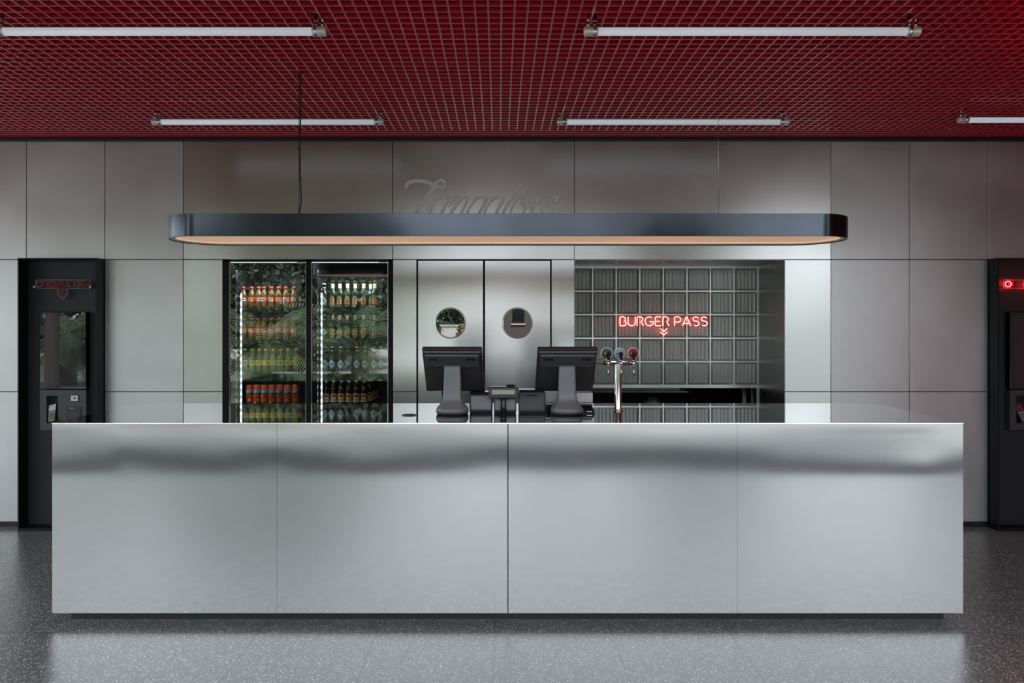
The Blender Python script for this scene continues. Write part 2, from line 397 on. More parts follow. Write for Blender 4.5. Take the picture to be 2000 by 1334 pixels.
# back wall: dark substrate + cladding panels
P_ = lambda px: WX(px, DW)
Z_ = lambda py: WZ(py, DW)
zt, z1, z2, zb = Z_(276), Z_(507), Z_(765), Z_(1019)
sub = MB()
def sb(x0, x1, za, zz, y0=DW + 0.03, y1=DW + 0.10): sub.box(x0, x1, y0, y1, za, zz)
sb(XL, P_(435), 0, 3.25); sb(P_(435), P_(1533), z1, 3.25); sb(P_(1533), XR, 0, 3.25)
sb(P_(765), P_(1122), 0, z1)
wall = sub.build('wall_back', 'dark_gap'); tag(wall, kind='structure')
G = 0.0022
def panel(x0, x1, za, zz, m, name):
    MB().box(x0 + G, x1 - G, DW, DW + 0.03, za + G, zz - G, bev=0.0012, seg=1).build(name, m, wall)
colsL = [52, 204, 358]; w_alu = 0.606
xs = [P_(358)]
xs = [P_(358) - w_alu * i for i in range(0, 10)]
for i in range(9):
    x0, x1 = xs[i + 1], xs[i]
    panel(x0, x1, z1, zt, 'alu', 'aluminium_panel')
    if i != 1:
        panel(x0, x1, z2, z1, 'alu', 'aluminium_panel'); panel(x0, x1, zb, z2, 'alu', 'aluminium_panel')
xr = [P_(1623) + w_alu * i for i in range(0, 6)]
for i in range(5):
    x0, x1 = xr[i], min(xr[i + 1], XR)
    panel(x0, x1, z1, zt, 'alu', 'aluminium_panel')
    if i != 2:
        panel(x0, x1, z2, z1, 'alu', 'aluminium_panel'); panel(x0, x1, zb, z2, 'alu', 'aluminium_panel')
for a, b in ((358, 767), (767, 1122), (1122, 1623)): panel(P_(a), P_(b), z1, zt, 'steel_wall', 'steel_panel')
for a, b in ((358, 435), (767, 814), (1077, 1122), (1533, 1623)):
    panel(P_(a), P_(b), z2, z1, 'steel_wall', 'steel_panel'); panel(P_(a), P_(b), zb, z2, 'steel_wall', 'steel_panel')
bb = MB(); 
for a, b in ((XL, P_(435)), (P_(765), P_(814)), (P_(1077), P_(1122)), (P_(1533), XR)): bb.box(a, b, DW + 0.012, DW + 0.03, 0, zb)
for a, b in ((XL, xs[2]), (xs[1], P_(435)), (P_(1533), xr[2])): bb.box(a, b, DW + 0.004, DW + 0.012, 0.0, 0.018)
tag(bb.build('baseboard_back', 'black'), kind='structure')
tag(MB().box(XL, XR, DW - 0.03, DW + 0.03, zt, 3.045, bev=0.002, seg=1).build('trim_2', 'black'), kind='structure')
# right side wall (red), outside the frame, and roof
tag(MB().box(XR, XR + 0.2, -0.2, 8.0, -0.06, 3.3).build('wall_right', 'red_wall'), kind='structure')
tag(MB().box(XL - 0.1, XR + 0.2, -0.25, 8.0, 3.25, 3.40).build('roof_slab', 'plenum'), kind='structure')

# open-cell ceiling
ZC = 3.0; pitch = 0.06; bw = 0.0092; bh = 0.042
ce = MB()
def bar(x0, x1, y0, y1, dz=0.0): ce.box(x0, x1, y0, y1, ZC + dz, ZC + bh - dz)
n = int((XR - XL) / pitch)
for i in range(n + 1):
    x = 0.010 + pitch * (i - int(-XL / pitch)); bar(x - bw / 2, x + bw / 2, -0.15, 5.05)
y = 5.045
k = 0
while y > -0.15:
    bar(XL, XR, y - bw / 2, y + bw / 2, 0.0008); y -= pitch
for k in range(3): bar(XL, XR, 5.10 + 0.055 * k - bw / 2, 5.10 + 0.055 * k + bw / 2)
ce.box(XL, XR, 5.05, DW - 0.03, ZC + 0.03, ZC + 0.042)
ceiling = ce.build('ceiling', 'red'); tag(ceiling, kind='structure')

# ---- doors with portholes
def door(nm, xa, xb, cpx):
    x0, x1 = P_(xa), P_(xb); cx, cz = AT(cpx, 631, DW); rr = 0.114
    d = MB().prism([(x0, 0.012), (x1, 0.012), (x1, Z_(509.5)), (x0, Z_(509.5))], DW + 0.004, DW + 0.045, holes=[circ(cx, cz, rr, 64)]).build(nm, 'steel_wall')
    tag(d, kind='structure')
    MB().lathe([(rr - 0.001, 0.0), (rr + 0.006, 0.0), (rr + 0.006, 0.004), (rr - 0.004, 0.010), (rr - 0.004, 0.0)], (cx, DW - 0.002, cz), 64, 0, 'y', cap=False).build('porthole_rim', 'silver_line', d)
    MB().lathe([(0.0001, 0), (rr, 0), (rr, 0.006), (0.0001, 0.006)], (cx, DW + 0.012, cz), 64, 0, 'y', smooth=False).build('porthole_glass', 'port_glass', d)
    return d
door('door_1', 816.5, 943.2, 879.8); door('door_2', 947.4, 1074.5, 1010.3)
fr = MB()
fr.box(P_(814), P_(1077), DW + 0.045, DW + 0.06, 0, z1)
fr.box(P_(814), P_(815), DW, DW + 0.05, 0, z1); fr.box(P_(1076.2), P_(1077.2), DW, DW + 0.05, 0, z1); fr.box(P_(814), P_(1077.2), DW, DW + 0.05, Z_(508.3), z1)
tag(fr.build('trim_3', 'dark_gap'), kind='structure')

# ---- pass-through niche with glass blocks
DG = DW * (1533 - 975) / (1480.5 - 975)            # glass plane
nx0, nx1 = P_(1122), P_(1533)
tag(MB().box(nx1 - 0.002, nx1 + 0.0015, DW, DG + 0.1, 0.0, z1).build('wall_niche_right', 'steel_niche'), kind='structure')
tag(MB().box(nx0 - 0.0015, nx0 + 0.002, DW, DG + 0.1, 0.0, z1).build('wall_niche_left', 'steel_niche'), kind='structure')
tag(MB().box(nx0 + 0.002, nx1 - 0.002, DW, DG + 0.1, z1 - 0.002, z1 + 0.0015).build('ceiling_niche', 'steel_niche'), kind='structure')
sg = F / DG
gx1 = nx1; zg1 = WZ(752.5, DG) ; pb = 0.2005; ztop = zg1 + 5 * pb
win = MB()
ncol = 9
xA = gx1 - ncol * pb - 0.006
jw = 0.011
xlim = nx0 - 0.0
for i in range(ncol + 1):
    xx = gx1 - 0.006 - i * pb
    if xx < xlim: continue
    win.box(xx - jw / 2, xx + jw / 2, DG - 0.0046, DG + 0.0694, zg1, ztop)
for j in range(6): win.box(xlim, gx1, DG - 0.004, DG + 0.07, zg1 + j * pb - jw / 2, zg1 + j * pb + jw / 2)
win.box(xlim, gx1, DG - 0.010, DG + 0.08, zg1 - 0.022, zg1 - jw / 2)          # sill
win.box(gx1 - 0.012, gx1 - 0.002, DG - 0.008, DG + 0.02, 0.5, zg1)
winb = win.build('window_1', 'grout'); tag(winb, kind='structure')
bl = MB()
for i in range(ncol):
    for j in range(5):
        xc = gx1 - 0.006 - (i + 0.5) * pb; zc = zg1 + (j + 0.5) * pb; h = (pb - jw) / 2
        xl = max(xc - h, xlim + 0.002); xh = xc + h
        if xh - xl < 0.02: continue
        # outer rim frame then inset ribbed face
        t = 0.014
        bl.prism([(xl, zc - h), (xh, zc - h), (xh, zc + h), (xl, zc + h)], DG, DG + 0.06, 1,
                 holes=[[(xl + t, zc - h + t), (xh - t, zc - h + t), (xh - t, zc + h - t), (xl + t, zc + h - t)]] if xh - xl > 0.05 else ())
        nr = 48; X0, X1 = xc - h + t, xc + h - t; vs = []; fs = []
        prev = None
        pts = []
        for q in range(nr + 1):
            u = q / nr; xq = X0 + (X1 - X0) * u
            ph = u * 5 * 2 * pi
            pts.append((xq, DG + 0.012 - 0.007 * (abs(cos(ph / 2)) ** 8)))
        pts = [p for p in pts if p[0] >= xl + 0.002]
        for (xq, yq) in pts: vs += [(xq, yq, zc - h + t), (xq, yq, zc + h - t)]
        for q in range(len(pts) - 1): fs.append((2 * q, 2 * q + 2, 2 * q + 3, 2 * q + 1))
        bl.add(vs, fs, 0, True)
bl.build('glass_block', ['block_glass', 'block_rim'], winb)
bk = MB().box(nx0, gx1, DG + 0.062, DG + 0.068, zg1, ztop + 0.3).build('backing', mat('block_backing', (0.10, 0.11, 0.105), 0.6), winb)
tag(MB().box(nx0 - 0.02, nx1 + 0.02, DG, DG + 0.07, ztop + jw / 2, z1 + 0.02).build('trim_4', 'steel_niche'), kind='structure')
# kitchen behind
kk = MB()
kk.box(P_(767) - 0.1, nx1 + 1.2, 7.6, 7.7, 0, 2.2); kk.box(nx0 - 0.12, nx0 - 0.02, DG + 0.1, 7.6, 0, 2.2); kk.box(nx1 + 1.1, nx1 + 1.2, DG - 0.1, 7.6, 0, 2.2)
kk.box(nx1 + 0.02, nx1 + 1.2, DG + 0.08, DG + 0.1, 0, 2.2)
kk.box(nx0 - 0.12, nx1 + 1.2, DG + 0.08, 7.7, 2.2, 2.25)
tag(kk.build('wall_kitchen', 'kitchen'), kind='structure')

# ================================================================== FRIDGES
YF = DW + 0.02                     # door glass plane
nz = MB()
fx0, fx1 = P_(435), P_(765.5)
nz.box(fx0, fx1, DW + 0.001, DW + 0.03, Z_(511.3), z1 - 0.001); nz.box(fx0, P_(445.5), DW + 0.001, DW + 0.05, 0.02, z1 - 0.001)
nz.box(P_(758), fx1, DW + 0.001, DW + 0.05, 0.02, z1 - 0.001); nz.box(P_(597.5), P_(606), DW + 0.001, DW + 0.05, 0.02, z1 - 0.001)
tag(nz.build('trim_5', 'dark_frame'), kind='structure')
YB = DW + 0.15                     # front row of drinks
SB = F / YB
rows_z = [WZ(604, YB), WZ(665, YB), WZ(727, YB), WZ(787.5, YB)]
FR = {}
def fridge(which, a, b, label):
    x0, x1 = P_(a), P_(b)
    t = thing('drinks_fridge', ((x0 + x1) / 2, DW + 0.35, 0.02), label, 'fridge', 'glass door fridges in the steel wall')
    c = MB(); w = 0.02; zt_ = Z_(512.3); y0, y1 = YF + 0.04, DW + 0.72
    c.box(x0, x0 + w, y0, y1, 0.02, zt_); c.box(x1 - w, x1, y0, y1, 0.02, zt_)
    c.box(x0 + w, x1 - w, y0, y1, zt_ - 0.03, zt_); c.box(x0 + w, x1 - w, y0, y1, 0.02, 0.12); c.box(x0 + w, x1 - w, y1 - 0.02, y1, 0.12, zt_ - 0.03)
    c.build('cabinet', 'fridge_in', t)
    # door: frame > glass, edge strip
    d = MB(); fw = 0.046
    d.prism([(x0, 0.10), (x1, 0.10), (x1, zt_), (x0, zt_)], YF + 0.008, YF + 0.038, holes=[[(x0 + fw, 0.16), (x1 - fw, 0.16), (x1 - fw, zt_ - 0.055), (x0 + fw, zt_ - 0.055)]])
    dr = d.build('door', 'dark_frame', t)
    MB().box(x0 + 0.004, x1 - 0.004, YF + 0.002, YF + 0.007, 0.105, zt_ - 0.004).build('glass', 'fridge_glass', dr)
    e = MB(); s_ = 0.005
    e.box(x0, x0 + s_, YF - 0.004, YF + 0.008, 0.10, zt_); e.box(x1 - s_, x1, YF - 0.004, YF + 0.008, 0.10, zt_); e.box(x0, x1, YF - 0.004, YF + 0.008, zt_ - s_, zt_)
    e.box(x1 - 0.07, x1 - 0.008, YF - 0.008, YF + 0.004, zt_ - 0.004, zt_ + 0.006)
    e.build('edge_strip', 'silver_line', dr)
    for k, z in enumerate(rows_z):
        s = MB()
        for q in range(9): s.box(x0 + 0.03, x1 - 0.03, YF + 0.06 + q * 0.06, YF + 0.064 + q * 0.06, z - 0.008, z - 0.003)
        s.box(x0 + 0.03, x1 - 0.03, YF + 0.055, YF + 0.06, z - 0.012, z + 0.008); s.box(x0 + 0.03, x0 + 0.035, YF + 0.06, DW + 0.68, z - 0.012, z - 0.003); s.box(x1 - 0.035, x1 - 0.03, YF + 0.06, DW + 0.68, z - 0.012, z - 0.003)
        for q in range(10):
            xq = x0 + 0.06 + q * (x1 - x0 - 0.12) / 9
            s.box(xq - 0.0015, xq + 0.0015, YF + 0.06, DW + 0.68, z - 0.003, z)
        s.build('shelf', 'wire', t)
    l = MB(); lx = P_(463.2 if which == 0 else 622.5) + 0.004; zz = zt_ - 0.26
    l.box(lx - 0.006, lx + 0.006, YF + 0.050, YF + 0.058, 0.2, zz + 0.03, m=1)
    while zz > 0.3:
        l.ball((lx, YF + 0.047, zz), 0.0055, 0, 8, 6); zz -= 0.0545
    l.build('led_strip', ['led', mat('led_backing', (0.55, 0.6, 0.66), 0.4, emit=(0.8, 0.9, 1), es=0.10)], t)
    tb = MB().box(x0 + 0.06, x1 - 0.06, YF + 0.06, YF + 0.10, zt_ - 0.05, zt_ - 0.032).build('hidden_fill_light', M['fridge_fill'], t)  # unseen light added behind the door frame to brighten the drinks
    return t
M['fridge_fill'] = emis('fridge_fill_glow', (0.85, 0.93, 1.0), 22.0)
fridge(0, 446, 597, 'tall black glass-door fridge on the left, stocked with orange and yellow drinks')
fridge(1, 606.5, 757.5, 'tall black glass-door fridge on the right, stocked with dark beer bottles')

def lab_band(mb, r, z0, z1, m, a0=-180, a1=180, n=24):               # wraps on the bottle, a=0 faces the room (-y)
    vs = []; fs = []
    for i in range(n + 1):
        a = R(a0 + (a1 - a0) * i / n); vs += [(r * sin(a), -r * cos(a), z0), (r * sin(a), -r * cos(a), z1)]
    for i in range(n): fs.append((2 * i, 2 * i + 2, 2 * i + 3, 2 * i + 1))
    mb.add(vs, fs, m, True)
def lab_shape(mb, r, pts, m):                                        # small flat outline wrapped on the cylinder; pts (x,z)
    c = Vector((sum(p[0] for p in pts) / len(pts), sum(p[1] for p in pts) / len(pts))); q_ = []
    for i in range(len(pts)):
        a = Vector(pts[i]); b = Vector(pts[(i + 1) % len(pts)]); kk_ = max(1, int((b - a).length / 0.005))
        q_ += [tuple(a.lerp(b, j / kk_)) for j in range(kk_)]
    pts = q_
    wr = lambda p: (r * sin(p[0] / r), -r * cos(p[0] / r), p[1])
    k = 4; n = len(pts); vs = [wr(c)]; fs = []
    for j in range(1, k + 1):
        for p in pts:
            q = c.lerp(Vector(p), j / k); vs.append(wr(q))
    for i in range(n): fs.append((0, 1 + i, 1 + (i + 1) % n))
    for j in range(k - 1):
        for i in range(n): fs.append((1 + j * n + i, 1 + (j + 1) * n + i, 1 + (j + 1) * n + (i + 1) % n, 1 + j * n + (i + 1) % n))
    mb.add(vs, fs, m, True)
def ell(cx, cz, a, b, n=20): return [(cx + a * cos(2 * pi * i / n), cz + b * sin(2 * pi * i / n)) for i in range(n)]
def drink(name, label, cat, loc, parts, group):
    t = thing(name, loc, label, cat, group)
    for nm, mb, mm in parts:
        mb.build(nm, mm, t, origin=tuple(loc)) if False else build_local(mb, nm, mm, t)
    return t
def build_local(mb, nm, mm, t):
    o = mb.build(nm, mm); o.parent = t; return o

def bottle_short(r=0.0272, h=0.18, drinkm='amber', lab='lab_orange', cap='cap_red'):
    body = MB().lathe([(r * .8, 0), (r, .006), (r * .97, .03), (r, .05), (r * .95, .055), (r * .95, .098), (r, .102), (r * .93, .115), (r * .62, .140), (r * .42, .155), (r * .42, h - .012)], (0, 0, 0), 20)
    l = MB(); lab_band(l, r * .99, .056, .097, 0); lab_shape(l, r * 1.005, ell(0, .0765, .019, .0135), 1); lab_shape(l, r * 1.015, [(-.011, .0745), (-.004, .0715), (.012, .077), (.010, .082), (-.009, .080)], 2)
    c = MB().lathe([(r * .52, h - .018), (r * .55, h - .014), (r * .55, h - .002), (r * .45, h)], (0, 0, 0), 16)
    return [('body', body, drinkm), ('label', l, [lab, 'lab_white' if lab == 'lab_orange' else 'lab_cream', 'ink_navy']), ('cap', c, cap)]
def bottle_long(kind):
    r = .0285; h = .205 if kind != 'badge' else .225
    body = MB().lathe([(r * .85, 0), (r, .006), (r, .115), (r * .92, .130), (r * .5, .155), (r * .40, .175), (r * .40, h - .012), (r * .46, h - .010), (r * .46, h - .004)], (0, 0, 0), 20)
    l = MB()
    if kind == 'diamond':
        lab_shape(l, r * 1.01, [(0, .028), (.031, .066), (0, .104), (-.031, .066)], 0); lab_shape(l, r * 1.02, ell(0, .066, .021, .008), 1)
        nk = MB(); lab_band(nk, r * .44, h - .046, h - .030, 0); nm_ = 'lab_white'
        mm = ['lab_pale', 'lab_blue']; bm_ = 'brown_glass'
    elif kind == 'badge':
        lab_shape(l, r * 1.01, ell(0, .062, .0235, .042, 24), 2)
        for i in range(14):
            a = 2 * pi * i / 14; lab_shape(l, r * 1.015, ell(.020 * cos(a), .062 + .037 * sin(a), .0035, .0045, 8), 0)
        lab_shape(l, r * 1.02, [(-.014, .040), (.014, .040), (.017, .075), (.010, .088), (-.010, .088), (-.017, .075)], 1); lab_shape(l, r * 1.03, ell(0, .074, .010, .008, 12), 3); lab_shape(l, r * 1.03, [(-.004, .046), (.004, .046), (.005, .064), (-.005, .064)], 3)
        nk = MB(); lab_band(nk, r * .46, h - .060, h - .022, 0); nm_ = 'lab_cream'
        mm = ['lab_cream', 'lab_gold', 'lab_black', 'ink_red']; bm_ = 'green_glass'
    else:
        lab_band(l, r * 1.01, .012, .080, 0); lab_band(l, r * 1.02, .012, .022, 1); lab_shape(l, r * 1.02, [(-.019, .024), (.019, .024), (.019, .064), (.012, .078), (0, .083), (-.012, .078), (-.019, .064)], 1)
        lab_shape(l, r * 1.03, [(-.016, .026), (.016, .026), (.016, .062), (.010, .074), (0, .078), (-.010, .074), (-.016, .062)], 0); lab_shape(l, r * 1.04, [(-.015, .036), (.015, .036), (.015, .048), (-.015, .048)], 1); lab_shape(l, r * 1.04, [(-.012, .054), (.012, .054), (.008, .066), (-.008, .066)], 2)
        nk = MB(); lab_band(nk, r * .44, h - .040, h - .022, 0); nm_ = 'lab_cream'
        mm = ['lab_rust', 'lab_cream', 'lab_black']; bm_ = 'brown_glass'
    c = MB().lathe([(r * .50, h - .010), (r * .54, h - .006), (r * .5, h - .001), (r * .2, h)], (0, 0, 0), 16)
    return [('body', body, bm_), ('label', l, mm), ('neck_label', nk, nm_), ('cap', c, 'lab_white' if kind == 'diamond' else 'lab_black')]
def soda_can():
    r = .0293; h = .150
    body = MB().lathe([(r * .78, 0), (r * .8, .002), (r, .010), (r, h - .012), (r * .84, h - .002), (r * .82, h), (r * .76, h - .004)], (0, 0, 0), 24, ms=[1, 1, 0, 0, 1, 1])
    l = MB()
    vs = []; fs = []; n = 36                                         # wavy navy band behind the lettering
    for i in range(n + 1):
        x = -.042 + .084 * i / n; a = x / r; q = r * 1.006
        vs += [(q * sin(a), -q * cos(a), .074 + .005 * sin(x * 190) + x * .06), (q * sin(a), -q * cos(a), .109 + .003 * sin(x * 150 + 1) + x * .06)]
    for i in range(n): fs.append((2 * i, 2 * i + 2, 2 * i + 3, 2 * i + 1))
    l.add(vs, fs, 0, True)
    vs = []; fs = []
    for i in range(13):                                              # green leaf swirl
        x = -.034 + .034 * i / 12; a = x / r; q = r * 1.010; t = i / 12
        vs += [(q * sin(a), -q * cos(a), .062 + .003 * t), (q * sin(a), -q * cos(a), .078 - .010 * t * t)]
    for i in range(12): fs.append((2 * i, 2 * i + 2, 2 * i + 3, 2 * i + 1))
    l.add(vs, fs, 1, True)
    def bar_(p, q_, w, q=r * 1.018):                                 # one straight letter stroke wrapped on the can
        p = Vector(p); q_ = Vector(q_); d = (q_ - p).normalized(); nn = Vector((-d.y, d.x)) * w / 2; vs = []; fs = []
        for i in range(7):
            c = p.lerp(q_, i / 6)
            for e in (c + nn, c - nn): a = e.x / r; vs.append((q * sin(a), -q * cos(a), e.y + e.x * .09))
        for i in range(6): fs.append((2 * i, 2 * i + 1, 2 * i + 3, 2 * i + 2))
        l.add(vs, fs, 2, True)
    LW = .0145; HH = .026; zb0 = .084; w_ = .0042
    LS = {'F': [((0, 0), (0, 1)), ((0, .92), (.85, .92)), ((0, .48), (.65, .48))], 'A': [((0, 0), (.45, 1)), ((.45, 1), (.9, 0)), ((.2, .3), (.7, .3))],
          'N': [((0, 0), (0, 1)), ((0, 1), (.8, 0)), ((.8, 0), (.8, 1))], 'T': [((.42, 0), (.42, 1)), ((0, .93), (.85, .93))]}
    for i, ch in enumerate('FANTA'):
        x0 = -2.5 * LW + i * LW
        for p, q_ in LS[ch]: bar_((x0 + p[0] * LW * .9, zb0 + p[1] * HH), (x0 + q_[0] * LW * .9, zb0 + q_[1] * HH), w_)
    em_ = MB(); lab_shape(em_, r * 1.01, ell(.006, .030, .006, .008, 10), 0)
    top = MB().lathe([(r * .76, h - .004), (.0001, h - .004)], (0, 0, 0), 20); top.box(-.006, .006, -.012, .006, h - .004, h - .002)
    return [('body', body, ['can_orange', 'alu_can']), ('label', l, ['ink_navy', 'ink_green', 'lab_white']), ('emblem', em_, 'lab_cream'), ('lid', top, 'alu_can')]

def row(proto_parts, name, cat, kindtxt, where, group, pxs, z, turn=None):
    first = None
    N_ = len(pxs)
    for i, px in enumerate(pxs):
        dy = 0.0
        if isinstance(px, tuple): px, dy = px
        loc = (WX(px, YB + dy), YB + dy, z)
        if N_ == 1: pos = ''
        elif i == N_ - 1: pos = 'rightmost'
        elif i == 0: pos = 'leftmost'
        else: pos = ORD[i] + ' from left'
        lb = f'{kindtxt}, {pos} {where}'.replace(',  ', ' ')
        if first is None: first = drink(name, lb, cat, loc, proto_parts, group); o = first
        else: o = dup(first, loc, lb)
        o.rotation_euler.z = R(turn[i] if turn else 0)
    return first
left_px = [475.5, 491.3, 505.2, 515.6, 530.2, 544.2, 558.8, 574.5]
tw = [25, -6, 30, 4, 0, 12, -8, 5]
row(bottle_short(), 'orange_soda_bottle', 'bottle', 'orange-label soda bottle', "on left fridge's top shelf", 'orange soda bottles on the top shelf', left_px, rows_z[0], tw)
row(bottle_short(), 'orange_soda_bottle', 'bottle', 'orange-label soda bottle', "on left fridge's second shelf", 'orange soda bottles on the second shelf', left_px, rows_z[1], tw)
row(bottle_short(drinkm='lemon', lab='lab_yellow', cap='cap_yellow', h=.188), 'lemon_soda_bottle', 'bottle', 'yellow-label lemon soda bottle', "on left fridge's third shelf", 'lemon soda bottles', [478, 493, 507, 520, 534, 548.5, 563, 578], rows_z[2], [20, 5, -10, 40, 80, 10, 0, -30])
row(soda_can(), 'soda_can', 'can', 'orange soda can', "on left fridge's bottom visible shelf", 'orange soda cans', [487, 502.2, 517.2, 532, 547, 562, 577.5], rows_z[3], [8, 10, 12, 18, -14, -10, 6])
for k, nm in ((0, 'top'), (1, 'second')):
    row(bottle_long('diamond'), 'beer_bottle', 'bottle', 'dark bottle with pale diamond label, only one of its kind', f"on right fridge's {nm} shelf", f'diamond-label bottle on the {nm} shelf', [633], rows_z[k])
    row(bottle_long('badge'), 'beer_bottle', 'bottle', 'bottle with round badge label', f"such on right fridge's {nm} shelf", f'badge-label bottles on the {nm} shelf', [650, 664, 679, 694, 710.3, (724, 0.075), 732], rows_z[k], [-6, -2, 0, 0, 2, 20, 5])
row(bottle_long('diamond'), 'beer_bottle', 'bottle', 'dark bottle with pale diamond label', "on right fridge's third shelf", 'diamond-label bottles on the third shelf', [635, 649, 666, (679.5, 0.03), 697.6, 713.5, 731, 744], rows_z[2], [4, 0, 3, -30, 0, 0, 0, 10])
row(bottle_long('rust'), 'beer_bottle', 'bottle', 'brown bottle with rust arched label', "on right fridge's bottom visible shelf", 'rust-label bottles', [637, 652, 667, 682, 696.5, 711.5], rows_z[3], [15, 10, 4, 0, -4, -8])
row(bottle_long('rust'), 'beer_bottle', 'bottle', 'brown rust-label bottle set back', "of three behind the front row's right end", 'rust-label bottles further back', [(722, 0.10), (728, 0.20), (733, 0.30)], rows_z[3])

# ================================================================== COUNTER
DC = 3.574; DB = DC * 1781 / 1431.0
cx0, cx1 = WX(101.5, DC), WX(1881.5, DC)
zct = WZ(826, DC); zcb = WZ(1197, DC)
ctr = thing('service_counter', ((cx0 + cx1) / 2, (DC + DB) / 2, 0), 'long brushed steel service counter with a mirror-polished top', 'counter')
MB().box(cx0 + 0.064, cx1 - 0.064, DC + 0.063, DB - 0.03, 0.0, zcb + 0.02).build('toe_kick', 'black', ctr)
# front panels, gently wavy sheet metal
bandx = [101, 130, 200, 250, 330, 420, 541, 600, 720, 850, 991, 993, 1100, 1200, 1300, 1440, 1560, 1700, 1800, 1870, 1883]
bandy = [918, 916, 908, 893, 901, 905, 888, 900, 914, 906, 890, 897, 901, 898, 893, 899, 912, 921, 928, 912, 905]
def slope_at(px):
    px = max(101, min(1883, px))
    for i in range(len(bandx) - 1):
        if bandx[i] <= px <= bandx[i + 1]:
            t = (px - bandx[i]) / max(1e-6, bandx[i + 1] - bandx[i]); t = t * t * (3 - 2 * t); yb = bandy[i] + (bandy[i + 1] - bandy[i]) * t; break
    z = EYE - (yb - CY) * DC / F
    al = math.atan((EYE - z) / DC); need = math.atan(z / 4.2)
    return (al - need) / 2
def front_panel(pa, pb_, gl, gr):
    nx, nz_ = 90, 60; vs = []; fs = []
    X0 = WX(pa, DC) + gl; X1 = WX(pb_, DC) - gr
    for j in range(nz_ + 1):
        z = zcb + (zct - 0.0045 - zcb) * j / nz_
        for i in range(nx + 1):
            x = X0 + (X1 - X0) * i / nx; px = CX + x * F / DC
            sl = slope_at(px); w = (z - 0.86) * math.exp(-((z - 0.86) / 0.13) ** 2) * min(1, (zct - z) / 0.05)
            ripple = 0.0006 * sin(x * 2.1 + 1) * sin((z - zcb) / (zct - zcb) * pi)
            vs.append((x, DC + sl * w + ripple, z))
    for j in range(nz_):
        for i in range(nx): a = j * (nx + 1) + i; fs.append((a, a + 1, a + nx + 2, a + nx + 1))
    mb = MB().add(vs, fs, 0, True)
    mb.box(X0, X1, DC + 0.006, DC + 0.02, zcb, zct - 0.0045)
    mb.box(X0, X1, DC, DC + 0.02, zcb - 0.002, zcb)
    mb.build('front_panel', 'steel_front', ctr)
front_panel(101.5, 541, 0.001, 0.0006); front_panel(541, 992, 0.0006, 0.0025); front_panel(992, 1440, 0.0025, 0.0006); front_panel(1440, 1881.5, 0.0006, 0.001)
for x in (cx0, cx1):
    s = 1 if x == cx0 else -1
    MB().box(x, x + s * 0.02, DC + 0.021, DB, zcb, zct - 0.0045).build('side_panel', 'steel_front', ctr)
tp = MB().box(cx0, cx1, DC - 0.001, DB, zct - 0.004, zct, bev=0.0008, seg=1)
tp.build('counter_top', 'steel_top', ctr)
ed_ = MB().add([(cx0, DC - 0.0024, zct - 0.0038), (cx1, DC - 0.0024, zct - 0.0038), (cx1, DC - 0.0018, zct - 0.0006), (cx0, DC - 0.0018, zct - 0.0006), (cx0, DC - 0.001, zct - 0.0045), (cx1, DC - 0.001, zct - 0.0045), (cx1, DC - 0.001, zct), (cx0, DC - 0.001, zct)],
    [(0, 1, 2, 3), (3, 2, 6, 7), (1, 0, 4, 5), (0, 3, 7, 4), (1, 5, 6, 2)])
ed_.build('edge_strip', 'highlight_steel', ctr)  # pale tilted strip added to give the front edge its bright highlight
bkm = MB(); bkm.box(cx0 + 0.02, cx1 - 0.02, DB - 0.32, DB - 0.30, zcb, zct - 0.03)
for i in range(7):
    xx = cx0 + 0.02 + (cx1 - cx0 - 0.06) * i / 6; bkm.box(xx, xx + 0.02, DB - 0.30, DB - 0.01, zcb, zct - 0.03)
for zz in (0.10, 0.55): bkm.box(cx0 + 0.02, cx1 - 0.02, DB - 0.30, DB - 0.01, zz, zz + 0.02)
bkm.box(cx0 + 0.02, cx1 - 0.02, DC + 0.03, DB - 0.01, zct - 0.03, zct - 0.009)
bkm.build('under_shelving', 'black', ctr)
gx, gy = AT(799.5, 811, 1)[0], 1
Yg = (EYE - zct) * F / (811 - CY); gx = WX(799.5, Yg)
MB().lathe([(0.036, 0.0), (0.042, 0.002), (0.043, 0.0035), (0.034, 0.003), (0.034, 0.0006), (0.0001, 0.0006)], (gx, Yg, zct - 0.0003), 32, ms=[0, 0, 0, 1, 1]).build('cable_grommet', [mat('brass_dull', (0.30, 0.25, 0.18), 0.4, 0.6), 'slot'], ctr)

# ================================================================== PENDANT
YP = 3.85; DPT = 0.46; pzb = WZ(461, YP - DPT / 2); pzt = WZ(417, YP - DPT / 2)
px0, px1 = WX(336.5, YP), WX(1646.5, YP)
def stadium(off, n=28):
    r = DPT / 2 - off; a, b = px0 + DPT / 2, px1 - DPT / 2; p = []
    for i in range(n + 1): t = -pi / 2 + pi * i / n; p.append((b + r * cos(t), YP + r * sin(t)))
    for i in range(n + 1): t = pi / 2 + pi * i / n; p.append((a + r * cos(t), YP + r * sin(t)))
    return p
def ringwall(mb, o1, z1_, o2, z2_, m=0, smooth=True):
    a = stadium(o1); b = stadium(o2); n_ = len(a)
    vs = [(x, y, z1_) for x, y in a] + [(x, y, z2_) for x, y in b]
    mb.add(vs, [(i, (i + 1) % n_, n_ + (i + 1) % n_, n_ + i) for i in range(n_)], m, smooth)
def cap_(mb, o, z, m=0, up=True):
    a = stadium(o); n_ = len(a); mb.add([(x, y, z) for x, y in a], [tuple(range(n_)) if up else tuple(range(n_))[::-1]], m)
pend = thing('pendant_lamp', ((px0 + px1) / 2, YP, pzb), 'long blue-grey rounded pendant lamp glowing warm below, hung over the counter', 'lamp')
